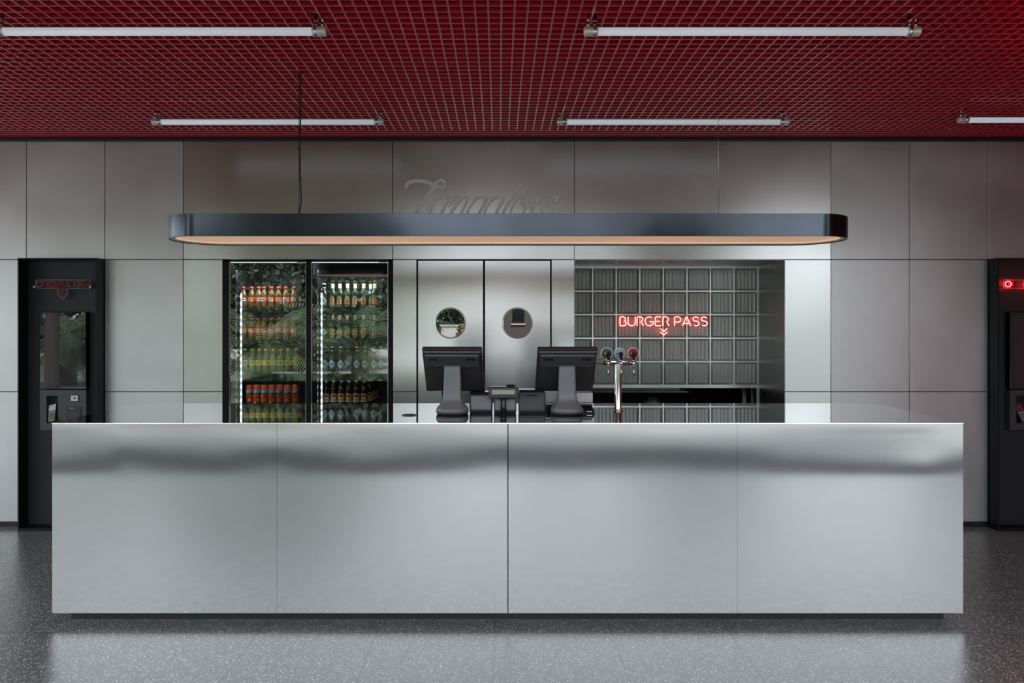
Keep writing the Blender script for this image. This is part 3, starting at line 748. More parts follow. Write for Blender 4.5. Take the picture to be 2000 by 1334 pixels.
sh = MB(); ringwall(sh, 0, pzb + 0.0015, 0, pzt - 0.0015); ringwall(sh, 0, pzt - 0.0015, 0.0015, pzt); cap_(sh, 0.0015, pzt); ringwall(sh, 0.0015, pzb, 0, pzb + 0.0015); ringwall(sh, 0.008, pzb, 0.0015, pzb)
ringwall(sh, 0.008, pzb + 0.008, 0.008, pzb)
sh.build('shade', 'pendant', pend)
lp = MB(); ringwall(lp, 0.036, pzb + 0.006, 0.012, pzb + 0.004, smooth=False); ringwall(lp, 0.036, pzb + 0.018, 0.036, pzb + 0.006); ringwall(lp, 0.012, pzb + 0.004, 0.008, pzb + 0.008, 1, smooth=False)
lp.build('inner_lip', ['lip', 'slot'], pend)
ld = MB(); ringwall(ld, 0.0362, pzb + 0.017, 0.0362, pzb + 0.010)
ld.build('led_edge', 'warm_led', pend)
df = MB(); cap_(df, 0.034, pzb + 0.018, up=False); df.build('diffuser', 'opal', pend)
for i, px in enumerate((584, 1403)):
    x = WX(px, YP)
    wmb = MB(); wmb.tube([(x, YP, pzt), (x, YP, ZC + 0.03)], 0.0018 if i == 0 else 0.0013, 6); wmb.lathe([(0.008, 0), (0.008, 0.004), (0.004, 0.010), (0.004, 0.035), (0.002, 0.04)], (x, YP, pzt), 12)
    wmb.build('suspension_wire', 'wire' if i == 0 else 'silver_line', pend)
x = WX(584, YP)
cb = smooth_path([(x + 0.004, YP, pzt), (x + 0.004, YP, pzt + 0.05), (x + 0.012, YP, pzt + 0.11), (x + 0.008, YP, pzt + 0.2), (x + 0.005, YP, pzt + 0.33), (x + 0.003, YP, pzt + 0.45), (x + 0.009, YP, pzt + 0.6), (x + 0.009, YP, ZC + 0.04)], 6)
cm = MB().tube(cb, 0.0042, 8); 
for zz in (pzt + 0.045, pzt + 0.40): cm.box(x - 0.007, x + 0.010, YP - 0.006, YP + 0.006, zz, zz + 0.006)
cm.build('power_cable', 'wire', pend)

# ================================================================== TUBE LIGHTS
ZT = 2.935; TL = 1.566
def tube_light(x0, Y, label):
    t = thing('tube_light', (x0 + TL / 2, Y, ZC), label, 'light', 'clear ceiling tube lights'); r = 0.0205
    x1 = x0 + TL
    MB().tube([(x0 + 0.06, Y, ZT), (x1 - 0.06, Y, ZT)], r * 0.93, 20).build('diffuser', 'tube_white', t)
    s = MB()
    vs = []; fs = []; seg = 12
    for i in range(seg + 1):                                        # half shell reflector behind the diffuser
        a = R(35 + 110 * i / seg); vs += [(x0 + 0.05, Y - r * 1.02 * cos(a), ZT + r * 1.02 * sin(a)), (x1 - 0.05, Y - r * 1.02 * cos(a), ZT + r * 1.02 * sin(a))]
    for i in range(seg): fs.append((2 * i, 2 * i + 1, 2 * i + 3, 2 * i + 2))
    s.add(vs, fs, 0, True); s.build('reflector', 'pos_grey', t)
    for sd in (-1, 1):
        xe = x0 if sd < 0 else x1
        c = MB(); q = -sd
        c.lathe([(r * 0.6, 0), (r * 1.08, q * 0.004), (r * 1.12, q * 0.008), (r * 1.08, q * 0.012), (r * 1.08, q * 0.062), (r * 1.0, q * 0.066)] if q > 0 else
                [(r * 1.0, q * 0.066), (r * 1.08, q * 0.062), (r * 1.08, q * 0.012), (r * 1.12, q * 0.008), (r * 1.08, q * 0.004), (r * 0.6, 0)], (xe, Y, ZT), 20, 0, 'x')
        c.lathe([(0.006, 0), (0.006, 0.006), (0.004, 0.008)], (xe + q * 0.028, Y - r * 0.75, ZT - r * 0.75 - 0.006), 10, 1, 'z')
        c.build('end_cap', ['cap', 'chrome'], t)
        k = MB(); xk = xe + q * 0.05
        k.lathe([(r * 1.10, 0), (r * 1.20, 0.002), (r * 1.20, 0.012), (r * 1.10, 0.014)], (xk - 0.007, Y, ZT), 20, 0, 'x')
        k.box(xk - 0.010, xk + 0.010, Y - 0.006, Y - 0.003, ZT + r, ZC + 0.012, bev=0.001); k.box(xk - 0.010, xk + 0.010, Y + 0.003, Y + 0.006, ZT + r, ZC + 0.012, bev=0.001)
        k.tube([(xk, Y - 0.012, ZT + r + 0.012), (xk, Y + 0.012, ZT + r + 0.012)], 0.004, 10); k.tube([(xe + q * 0.02, Y, ZT + r), (xe + q * 0.02, Y, ZT + r + 0.022)], 0.006, 10)
        k.tube([(xe + q * 0.02, Y, ZT + r + 0.022), (xe + q * 0.02, Y, ZC + 0.01)], 0.003, 8)
        k.build('clamp', 'chrome', t)
Y1 = 1333 * (ZT - EYE) / (CY - 61.5); Y2 = 1333 * (ZT - EYE) / (CY - 238)
for (px, Y, lb) in ((638, Y1, 'tube light in the nearer ceiling row, cut off by the left edge'), (1797, Y1, 'tube light in the nearer ceiling row, to the right, wholly in view'),
                    (750, Y2, 'tube light in the farther ceiling row, crossed by the dark lamp cable'), (1541, Y2, 'tube light in the farther ceiling row, crossed by the thin lamp wire')):
    tube_light(WX(px, Y) - TL, Y, lb)
tube_light(WX(1871, Y2 * 0.99), Y2 * 0.99, 'tube light in the farther ceiling row, cut off by the right edge')

# ================================================================== WALL SCRIPT SIGN
sgn = thing('script_sign', (AT(945, 420, DW)[0], DW, AT(945, 420, DW)[1]), 'raised steel script lettering on the steel wall above the pendant lamp', 'sign')
def cp(x, y): return AT(750 + x / 5.0, 320 + y / 5.0, DW)
K = 5 * F / DW                                                       # crop px per metre
SD = [0]
def stroke(mb, pts, w=24, k=8):
    SD[0] = (SD[0] + 1) % 5; dd = 0.0004 * SD[0]
    mb.ribbon([tuple(p) for p in smooth_path([Vector(cp(*p)) for p in pts], k)], w / K, DW - 0.016 - dd, DW - 0.002)
def letter(strokes):
    mb = MB()
    for st in strokes: stroke(mb, *st) if isinstance(st, tuple) else stroke(mb, st)
    mb.build('letter', 'sign_steel', sgn)
letter([([(215, 228), (238, 190), (300, 169), (380, 170), (440, 184), (495, 212)], 26), ([(495, 212), (520, 178), (560, 162), (592, 178), (592, 212), (560, 230), (525, 222), (506, 214)], 24), ([(505, 214), (440, 300), (360, 405), (300, 490), (240, 570)], 30),
        ([(240, 570), (300, 555), (370, 575), (430, 560), (480, 520)], 22)])
def s_a(o): return [([(o + 615, 345), (o + 575, 328), (o + 525, 350), (o + 465, 430), (o + 440, 505), (o + 455, 560), (o + 500, 560), (o + 555, 490), (o + 600, 410), (o + 640, 332)], 24), ([(o + 640, 332), (o + 585, 430), (o + 545, 520), (o + 560, 562), (o + 600, 555), (o + 640, 520)], 24)]
letter(s_a(0))
letter([([(640, 410), (690, 350), (725, 330), (715, 370), (660, 470), (615, 565)], 24), ([(650, 490), (710, 400), (770, 340), (805, 332), (810, 360), (770, 450), (735, 530), (750, 565), (790, 545)], 24)])
letter([([(985, 345), (945, 328), (895, 350), (835, 430), (808, 505), (825, 560), (870, 560), (925, 490), (970, 410), (1010, 332)], 24), ([(1010, 332), (930, 480), (850, 640), (790, 700), (750, 680), (780, 630), (880, 570), (960, 530)], 22)])
letter(s_a(535))
letter([([(1335, 212), (1270, 310), (1190, 430), (1150, 520), (1160, 562), (1200, 555), (1240, 520)], 30)])
letter([([(1380, 345), (1340, 328), (1280, 380), (1240, 460), (1240, 540), (1280, 562), (1340, 510), (1385, 420), (1388, 350), (1350, 350), (1350, 400), (1390, 430), (1430, 410)], 22)])
letter([([(1430, 410), (1470, 345), (1500, 330), (1480, 400), (1430, 490), (1395, 565)], 24), ([(1440, 440), (1490, 370), (1530, 332), (1555, 345), (1545, 390), (1535, 450), (1560, 470)], 22)])
letter([([(1660, 340), (1620, 345), (1570, 400), (1540, 470), (1545, 545), (1585, 560), (1640, 500), (1685, 410), (1685, 335), (1650, 330), (1625, 370), (1650, 412), (1700, 412), (1742, 368)], 22)])

# ================================================================== NEON SIGNS
def arc(cx, cz, rx, rz, a0, a1, n=10): return [(cx + rx * cos(R(a0 + (a1 - a0) * i / n)), cz + rz * sin(R(a0 + (a1 - a0) * i / n))) for i in range(n + 1)]
GL = {  # strokes in a unit cap height; (strokes, width)
 'B': ([arc(.38, .76, .24, .24, 20, 90, 6)[::-1] if False else [(.0, .05), (.0, .95), (.05, 1.0)] + arc(.38, .76, .22, .24, 90, -60, 8) + arc(.42, .27, .26, .27, 60, -90, 8) + [(.05, 0), (.0, .05)]], .70),
 'U': ([[(.0, 1)] + arc(.40, .36, .40, .36, 180, 360, 12) + [(.80, 1)]], .80),
 'R': ([[(.0, 0), (.0, .85)] + arc(.14, .86, .14, .14, 180, 90, 4) + arc(.34, .72, .28, .28, 90, -60, 8) + [(.45, .45), (.70, 0)]], .70),
 'G': ([arc(.48, .5, .48, .5, 55, 345, 16) + [(.92, .46), (.52, .46)]], .94),
 'E': ([[(.62, 1), (.12, 1)] + arc(.12, .88, .12, .12, 90, 180, 3) + arc(.12, .12, .12, .12, 180, 270, 3) + [(.62, 0)], [(.02, .5), (.50, .5)]], .62),
 'P': ([[(.0, 0), (.0, .86)] + arc(.14, .86, .14, .14, 180, 90, 4) + arc(.38, .70, .30, .30, 90, -90, 9) + [(.06, .40)]], .68),
 'A': ([[(.0, 0), (.38, .90)] + arc(.45, .88, .07, .10, 150, 30, 4) + [(.52, .90), (.92, 0)], [(.14, .26), (.78, .26)]], .92),
 'S': ([[(.66, .86)] + arc(.36, .76, .30, .24, 40, 250, 9) + arc(.40, .26, .32, .26, 80, -130, 9)], .72),
 'O': ([arc(.46, .5, .46, .5, 90, 450, 22)], .92),
 'D': ([[(.0, 0), (.0, 1), (.32, 1)] + arc(.32, .5, .44, .5, 90, -90, 12) + [(.0, 0)]], .76),
 'I': ([[(.0, 0), (.0, 1)]], .0),
 'N': ([[(.0, 0), (.0, 1), (.64, 0), (.64, 1)]], .64),
 'Q': ([arc(.46, .5, .46, .5, -40, 320, 22), [(.55, .28), (.92, -.06)]], .92),
}
def neon_word(word, xstart, zbase, hgt, width, y, r, parent, lit, mats, gap=0.2, space=0.42):
    tot = 0
    for i, ch in enumerate(word): tot += space if ch == ' ' else GL[ch][1] + (gap if i < len(word) - 1 else 0)
    k = width / tot; x = xstart
    for i, ch in enumerate(word):
        if ch == ' ': x += space * k; continue
        mb = MB()
        for st in GL[ch][0]: mb.tube([(x + p[0] * k, y, zbase + p[1] * hgt) for p in st], r, 8)
        mb.build('letter', mats[1 if lit(i) else 0], parent); x += (GL[ch][1] + gap) * k
def chevrons(xc, zt_, w, y, r, parent, m, n=2, step=0.03):
    for j in range(n):
        zz = zt_ - j * step
        MB().tube([(xc - w, y, zz), (xc - w * .12, y, zz - w * .88), (xc + w * .12, y, zz - w * .88), (xc + w, y, zz)], r, 8).build('arrow', m, parent)
YN = DG - 0.035
a0 = WX(1211, YN); a1 = WX(1381.5, YN); zb_ = WZ(636.3, YN); zt_ = WZ(618.8, YN)
bs = thing('neon_sign', ((a0 + a1) / 2, YN, zb_), 'lit neon sign reading BURGER PASS on the glass block wall', 'sign')
neon_word('BURGER PASS', a0, zb_, zt_ - zb_, a1 - a0, YN, 0.0036, bs, lambda i: True, ['neon', 'neon'])
chevrons((WX(1296.5, YN)), WZ(641.5, YN), 0.029, YN, 0.0036, bs, 'neon', 2, 0.029)
MB().box(a0 - 0.012, a1 + 0.012, YN + 0.010, YN + 0.014, zb_ - 0.012, zt_ + 0.014).build('backing_plate', 'acrylic', bs)
xm = WX(1296.5, YN); MB().box(xm - 0.04, xm + 0.04, YN + 0.010, YN + 0.014, WZ(656, YN), zb_ - 0.012).build('backing_plate', 'acrylic', bs)
for px in (1250, 1340): MB().lathe([(0.007, 0), (0.007, 0.004), (0.004, 0.006), (0.004, 0.026)], (WX(px, YN), YN + 0.004, WZ(615, YN)), 12, 0, 'y').build('standoff', 'chrome', bs)

# ================================================================== ORDER KIOSKS
def kiosk(x0, lab_k, lab_s, lab_p, right):
    w = 0.600; x1 = x0 + w; yf = DW - 0.10; zt_ = z1 + 0.003; th = 0.010
    t = thing('order_kiosk', ((x0 + x1) / 2, DW - 0.05, 0), lab_k, 'kiosk', 'self-order kiosks')
    f = MB()
    f.box(x0, x0 + th, yf, DW + 0.03, 0.0, zt_); f.box(x1 - th, x1, yf, DW + 0.03, 0.0, zt_); f.box(x0 + th, x1 - th, yf, DW + 0.03, zt_ - th, zt_); f.box(x0 + th, x1 - th, yf, DW + 0.03, 0.0, 0.02)
    f.build('surround', 'kiosk_black', t)
    MB().box(x0 + th, x1 - th, DW + 0.004, DW + 0.03, 0.02, zt_ - th).build('back_panel', 'kiosk_panel', t)
    sx0 = x0 + 0.132; sw = 0.354; YS = DW - 0.045; zs0 = WZ(760, YS); zs1 = WZ(609.5, YS)
    s = MB().prism(rrect(sx0, sx0 + sw, zs0, zs1, 0.008), YS, DW + 0.004).build('screen_housing', 'dark_frame', t)
    MB().box(sx0 + 0.002, sx0 + sw - 0.002, YS - 0.003, YS - 0.0005, zs0 + 0.003, zs1 - 0.003, bev=0.001).build('glass', 'screen', s)
    MB().lathe([(0.0001, 0), (0.004, 0), (0.005, 0.002)], (sx0 + sw / 2, YS - 0.0045, zs1 - 0.014), 12, 0, 'y').build('camera_dot', 'light_box', s)
    sc_ = MB().box(sx0 + 0.028, sx0 + sw - 0.028, YS - 0.0042, YS - 0.0032, zs0 + 0.030, zs1 - 0.034).build('display', mat('display_off', (0.030, 0.032, 0.037), 0.0, ior=1.9), s)
    # lower unit
    zl1 = zs0 - 0.006; zl0 = WZ(840, YS)
    hx0, hx1, hz0, hz1 = sx0 + 0.050, sx0 + 0.138, zl1 - 0.255, zl1 - 0.045
    u = MB().prism(rrect(sx0, sx0 + sw, zl0, zl1, 0.010), YS, DW + 0.004, holes=[[(hx0, hz0), (hx1, hz0), (hx1, hz1), (hx0, hz1)]]).build('payment_unit', 'pos_mid', t)
    MB().box(hx0, hx1, DW - 0.004, DW + 0.003, hz0, hz1).build('recess', 'slot', u)
    q = MB(); q.box(sx0 + 0.236, sx0 + 0.298, YS - 0.004, YS + 0.002, zl1 - 0.088, zl1 - 0.038, m=1); q.box(sx0 + 0.240, sx0 + 0.294, YS - 0.005, YS - 0.003, zl1 - 0.084, zl1 - 0.042, m=0); q.lathe([(0.0001, 0), (0.007, 0), (0.007, 0.003)], (sx0 + 0.269, YS - 0.007, zl1 - 0.063), 12, 1, 'y')
    q.build('scanner_window', ['lab_pale', 'slot'], u)
    p = MB(); p.box(sx0 + 0.198, sx0 + 0.318, YS - 0.004, YS + 0.002, zl1 - 0.235, zl1 - 0.128, bev=0.002); p.box(sx0 + 0.204, sx0 + 0.312, YS - 0.007, YS - 0.003, zl1 - 0.235, zl1 - 0.152, m=0, bev=0.002); p.box(sx0 + 0.226, sx0 + 0.262, YS - 0.0055, YS - 0.004, zl1 - 0.143, zl1 - 0.137, m=1); p.box(sx0 + 0.300, sx0 + 0.308, YS - 0.0055, YS - 0.004, zl1 - 0.145, zl1 - 0.135, m=2)
    p.build('receipt_printer', ['pos_dark', 'key', 'slot'], u)
    MB().lathe([(0.0001, 0), (0.005, 0), (0.005, 0.004)], (sx0 + sw + 0.002, YS + 0.02, zl1 - 0.17), 10, 0, 'x').build('lock', 'chrome', u)
    # card terminal in the recess
    tx = (hx0 + hx1) / 2; zc = (hz0 + hz1) / 2
    pt = thing('card_terminal', (tx, DW - 0.03, hz0), lab_p, 'card reader', 'card terminals in the kiosks')
    rot = Matrix.Rotation(R(-12), 3, 'Y') @ Matrix.Rotation(R(-24), 3, 'X'); piv = (tx, DW - 0.035, hz0 + 0.075)
    b_ = MB().box(tx - 0.030, tx + 0.030, DW - 0.046, DW - 0.024, hz0 + 0.004, hz0 + 0.150, bev=0.005, rot=rot, piv=piv); bo = b_.build('body', 'pos_dark', pt)
    MB().box(tx - 0.027, tx + 0.027, DW - 0.0485, DW - 0.045, hz0 + 0.092, hz0 + 0.142, bev=0.001, rot=rot, piv=piv).build('screen', 'lab_pale' if not right else mat('terminal_screen', srgb(120, 50, 52), 0.3), pt)
    MB().box(tx - 0.027, tx + 0.027, DW - 0.0485, DW - 0.045, hz0 + 0.070, hz0 + 0.085, bev=0.001, rot=rot, piv=piv).build('bezel', 'key', pt)
    ky = MB()
    for i in range(3):
        for j in range(4): ky.box(tx - 0.024 + i * 0.017, tx - 0.011 + i * 0.017, DW - 0.0490, DW - 0.045, hz0 + 0.008 + j * 0.015, hz0 + 0.018 + j * 0.015, m=(i if j == 0 else 3), rot=rot, piv=piv)
    ky.build('keypad', ['key_red', 'key_yel', 'key_grn', 'key'], pt)
    # unlit / partly lit neon sign
    YK = DW - 0.040; zb2 = WZ(560.2, YK); zt2 = WZ(549.5, YK); n0 = sx0 - 0.030; n1 = n0 + 0.402
    ns = thing('neon_sign', ((n0 + n1) / 2, YK, zb2), lab_s, 'sign', 'ORDINA QUI signs')
    lit = (lambda i: i not in (1, 2)) if right else (lambda i: False)
    neon_word('ORDINA QUI', n0, zb2, zt2 - zb2, n1 - n0, YK, 0.0032, ns, lit, ['neon_off', 'neon_hot'], gap=0.27, space=0.30)
    xm = (n0 + n1) / 2 - 0.006
    chevrons(xm, WZ(567, YK), 0.026, YK, 0.0034, ns, 'neon_off', 2, 0.026)
    bp = MB(); bp.box(n0 - 0.010, n1 + 0.010, YK + 0.009, YK + 0.013, zb2 - 0.011, zt2 + 0.011); bp.prism([(xm - 0.038, zb2 - 0.011), (xm - 0.038, WZ(574, YK)), (xm, WZ(584.5, YK)), (xm + 0.038, WZ(574, YK)), (xm + 0.038, zb2 - 0.011)], YK + 0.009, YK + 0.013)
    bp.build('backing_plate', 'acrylic', ns)
    ed = MB(); r_ = 0.0016; yy = YK + 0.008
    ol = [(n0 - .010, zb2 - .011), (n0 - .010, zt2 + .011), (n1 + .010, zt2 + .011), (n1 + .010, zb2 - .011), (xm + .038, zb2 - .011), (xm + .038, WZ(574, YK)), (xm, WZ(584.5, YK)), (xm - .038, WZ(574, YK)), (xm - .038, zb2 - .011), (n0 - .010, zb2 - .011)]
    for i in range(len(ol) - 1): ed.tube([(ol[i][0], yy, ol[i][1]), (ol[i + 1][0], yy, ol[i + 1][1])], r_, 6)
    ed.build('plate_edge', 'acrylic_edge', ns)
    for xx in (n0 - 0.016, n1 + 0.012): MB().lathe([(0.0001, 0), (0.008, 0), (0.008, 0.006), (0.005, 0.008), (0.005, 0.05)], (xx, YK - 0.006, zb2 + 0.0), 12, 0, 'y').build('standoff', 'white', ns)
    return t
kiosk(xs[2] + 0.003, 'black self-order kiosk at left, mostly dark with a reflective screen', 'unlit red neon ORDINA QUI sign on the left kiosk', 'card terminal with white screen film in the left kiosk', False)
kiosk(xr[2] + 0.003, 'black self-order kiosk cut off by the right edge, tinted red at its top', 'neon ORDINA QUI sign with its first letter glowing, on the right kiosk', 'card terminal with reddish screen in the right kiosk', True)

# ================================================================== COUNTER-TOP EQUIPMENT
def loft(mb, secs, seg=28, m=0):                                     # secs: (z, halfw, halfd, yc, exponent)
    vs = []
    for z, hw, hd, yc, ex in secs:
        for i in range(seg):
            a = 2 * pi * i / seg; c, s_ = cos(a), sin(a)
            vs.append((hw * math.copysign(abs(c) ** (2 / ex), c), yc + hd * math.copysign(abs(s_) ** (2 / ex), s_), z))
    n_ = len(secs); fs = [(k * seg + i, k * seg + (i + 1) % seg, (k + 1) * seg + (i + 1) % seg, (k + 1) * seg + i) for k in range(n_ - 1) for i in range(seg)]
    o = len(mb.v); mb.add(vs, fs, m, True)
    mb.f += [tuple(o + i for i in range(seg))[::-1], tuple(o + (n_ - 1) * seg + i for i in range(seg))]; mb.mi += [m, m]; mb.sm += [False, False]
def pos(px, label, yaw, cable):
    Y = (EYE - zct) * F / (812 - CY); X = WX(px, Y)
    t = thing('pos_terminal', (X, Y + 0.075, zct), label, 'till', 'till screens seen from behind')
    st = MB(); yb = 0.0
    loft(st, [(0.010, .093, .075, yb, 2.4), (0.030, .093, .075, yb, 2.5), (0.040, .088, .068, yb, 2.6), (0.052, .076, .052, yb, 3), (0.070, .063, .034, yb, 3.5), (0.095, .055, .026, yb, 4), (0.13, .0515, .023, yb, 5), (0.20, .049, .022, yb + .004, 6), (0.265, .047, .022, yb + .004, 6), (0.280, .046, .018, yb + .002, 6)])
    build_local(st, 'stand', 'pos_grey', t)
    bs_ = MB(); loft(bs_, [(0.0, .088, .070, yb, 2.4), (0.010, .090, .072, yb, 2.4)]); build_local(bs_, 'base_ring', 'slot', t)
    hd = MB(); th = R(33)
    # head: slab leaning towards the customer; local plane through pivot
    rot = Matrix.Rotation(th, 3, 'X'); pv = (0, -0.035, 0.245); hh = 0.154; hw = 0.172; HY = 0.048
    hd.box(-hw, hw, HY, HY + 0.030, pv[2] - hh, pv[2] + hh, bev=0.006, rot=rot, piv=(0, HY, pv[2]))
    hd.box(-hw + 0.012, hw - 0.012, HY - 0.012, HY + 0.002, pv[2] - hh + 0.012, pv[2] + hh - 0.014, bev=0.010, rot=rot, piv=(0, HY, pv[2]))
    h = build_local(hd, 'head', 'pos_dark', t)
    md = MB(); md.box(-hw + 0.016, hw - 0.016, HY - 0.026, HY - 0.010, pv[2] + hh - 0.112, pv[2] + hh - 0.022, bev=0.005, rot=rot, piv=(0, HY, pv[2]))
    mo = build_local(md, 'rear_module', 'pos_mid', t)
    tr_ = MB(); tr_.box(-hw + 0.018, hw - 0.018, HY - 0.0275, HY - 0.0255, pv[2] + hh - 0.030, pv[2] + hh - 0.025, rot=rot, piv=(0, HY, pv[2])); tr_.box(-hw + 0.006, hw - 0.006, HY - 0.0135, HY - 0.011, pv[2] + hh - 0.014, pv[2] + hh - 0.008, rot=rot, piv=(0, HY, pv[2]))
    build_local(tr_, 'painted_highlight', 'key', t)  # pale strips paint the highlights along the head's top edges
    sl = MB()
    for s_ in (-1, 1): sl.box(s_ * 0.108 - 0.027, s_ * 0.108 + 0.027, HY - 0.0275, HY - 0.024, pv[2] + hh - 0.062, pv[2] + hh - 0.046, rot=rot, piv=(0, HY, pv[2]))
    build_local(sl, 'vent_slot', 'slot', t)
    sn = MB(); sn.box(-hw + 0.008, hw - 0.008, HY + 0.0302, HY + 0.032, pv[2] - hh + 0.008, pv[2] + hh - 0.008, rot=rot, piv=(0, HY, pv[2])); build_local(sn, 'touch_screen', 'screen', t)
    if cable:
        cb = MB().tube(smooth_path([(-0.055, 0.02, 0.20), (-0.066, 0.02, 0.15), (-0.058, 0.02, 0.09), (-0.075, 0.03, 0.045), (-0.09, 0.06, 0.006), (-0.06, 0.14, 0.005)], 6), 0.004, 8); build_local(cb, 'cable', 'slot', t)
    t.rotation_euler.z = R(yaw)
    return t
pos(882, 'till screen seen from behind on a grey stand, left of the receipt printers', -3, True)
pos(1110, 'till screen seen from behind on a grey stand, beside the beer tap', 2.5, False)
def on_top(py): return (EYE - zct) * F / (py - CY)
# printers
def printer(px0_, px1_, pyb, pyt, label, front, group):
    Y = on_top(pyb); xa, xb = WX(px0_, Y), WX(px1_, Y); z1_ = WZ(pyt, Y); w = xb - xa
    t = thing('receipt_printer', ((xa + xb) / 2, Y + 0.045, zct), label, 'printer', group)
    MB().box(xa, xb, Y, Y + 0.095, zct + 0.004, z1_ - 0.012, bev=0.006).build('body', 'navy', t)
    MB().box(xa + 0.008, xb - 0.008, Y - 0.003, Y + 0.004, zct + 0.022, z1_ - 0.022, bev=0.002).build('front_cover', front, t)
    MB().box(xa + 0.002, xb - 0.002, Y + 0.002, Y + 0.093, z1_ - 0.014, z1_, bev=0.007).build('lid', 'gloss_black', t)
    b_ = MB().box(xa + 0.004, xb - 0.004, Y - 0.002, Y + 0.02, zct, zct + 0.016, bev=0.002).build('foot', 'slot', t)
    return t
p1 = printer(917, 962, 807, 766, 'grey-fronted receipt printer just right of the left till', 'box_grey', 'receipt printers')
p2 = printer(964.5, 1008.5, 808, 772, 'grey-fronted receipt printer behind the customer display', 'box_grey', 'receipt printers')
p3 = printer(1013, 1065, 807.5, 761.5, 'dark navy receipt printer left of the right till', 'navy', 'receipt printers')
Y = on_top(807.5) - 0.004; MB().box(WX(1026, Y), WX(1050, Y), Y - 0.001, Y + 0.004, WZ(774, Y), WZ(771, Y)).build('paper_slot', 'slot', p3)
# customer display
Y = on_top(810); X = WX(983, Y)
cd = thing('customer_display', (X, Y, zct), 'small pole display with a greenish strip in front of the printers', 'display')
MB().lathe([(0.030, 0), (0.030, 0.004), (0.012, 0.010)], (X + 0.004, Y, zct), 24).build('base', 'slot', cd)
pl = MB()
for dx in (-0.010, 0.012): pl.tube([(X + dx, Y, zct + 0.006), (X + dx, Y, WZ(777, Y))], 0.005, 10)
pl.box(X - 0.016, X + 0.018, Y - 0.007, Y + 0.007, zct + 0.030, zct + 0.040); pl.box(X - 0.024, X + 0.026, Y - 0.012, Y + 0.012, WZ(780, Y), WZ(776.5, Y)); pl.build('pole', 'dark_frame', cd)
hx0, hx1 = WX(954, Y), WX(1012, Y)
MB().box(hx0, hx1, Y - 0.020, Y + 0.025, WZ(778, Y), WZ(755, Y), bev=0.006).build('head', mat('display_glass', (0.020, 0.026, 0.022), 0.06), cd)
MB().box(WX(961, Y), WX(1005, Y), Y - 0.0215, Y - 0.019, WZ(769.5, Y), WZ(761, Y)).build('readout', 'vfd', cd)
MB().ball((WX(998, Y), Y + 0.05, WZ(757, Y)), 0.035, sq=(1, 1, 0.4)).build('rear_housing', 'slot', cd)
# cash drawer behind the right till
Y = on_top(803); xa, xb = WX(1066, Y), WX(1158, Y)
cdw = thing('cash_drawer', ((xa + xb) / 2, Y + 0.15, zct), 'pale grey box on a black base behind the right till', 'cash drawer')
MB().box(xa, xb, Y, Y + 0.30, WZ(786, Y), WZ(767.5, Y), bev=0.003).build('body', 'light_box', cdw)
MB().box(xa + 0.004, xb - 0.002, Y + 0.004, Y + 0.29, zct, WZ(790.5, Y), bev=0.002).build('base', 'slot', cdw); MB().box(xa + 0.002, xb - 0.001, Y + 0.001, Y + 0.29, WZ(790.5, Y), WZ(786.8, Y)).build('trim', 'light_box', cdw)
# black tray/keyboard right of the till
Y = on_top(807.5); xa, xb = WX(1136, Y), WX(1161.5, Y)
kb = thing('card_cradle', ((xa + xb) / 2, Y + 0.05, zct), 'low black sloping cradle at the right foot of the right till', 'stand')
MB().add([(xa, Y, zct), (xb, Y, zct), (xb - 0.004, Y + 0.07, zct), (xa, Y + 0.07, zct), (xa, Y, zct + 0.020), (xb - 0.004, Y, zct + 0.020), (xb - 0.014, Y + 0.065, zct + 0.046), (xa, Y + 0.065, zct + 0.046)],
         [(0, 3, 2, 1), (4, 5, 6, 7), (0, 1, 5, 4), (1, 2, 6, 5), (2, 3, 7, 6), (3, 0, 4, 7)]).build('wedge', 'gloss_black', kb)
MB().box(xa + 0.03, xa + 0.06, Y - 0.002, Y + 0.002, zct + 0.009, zct + 0.012).build('trim', 'silver_line', kb)

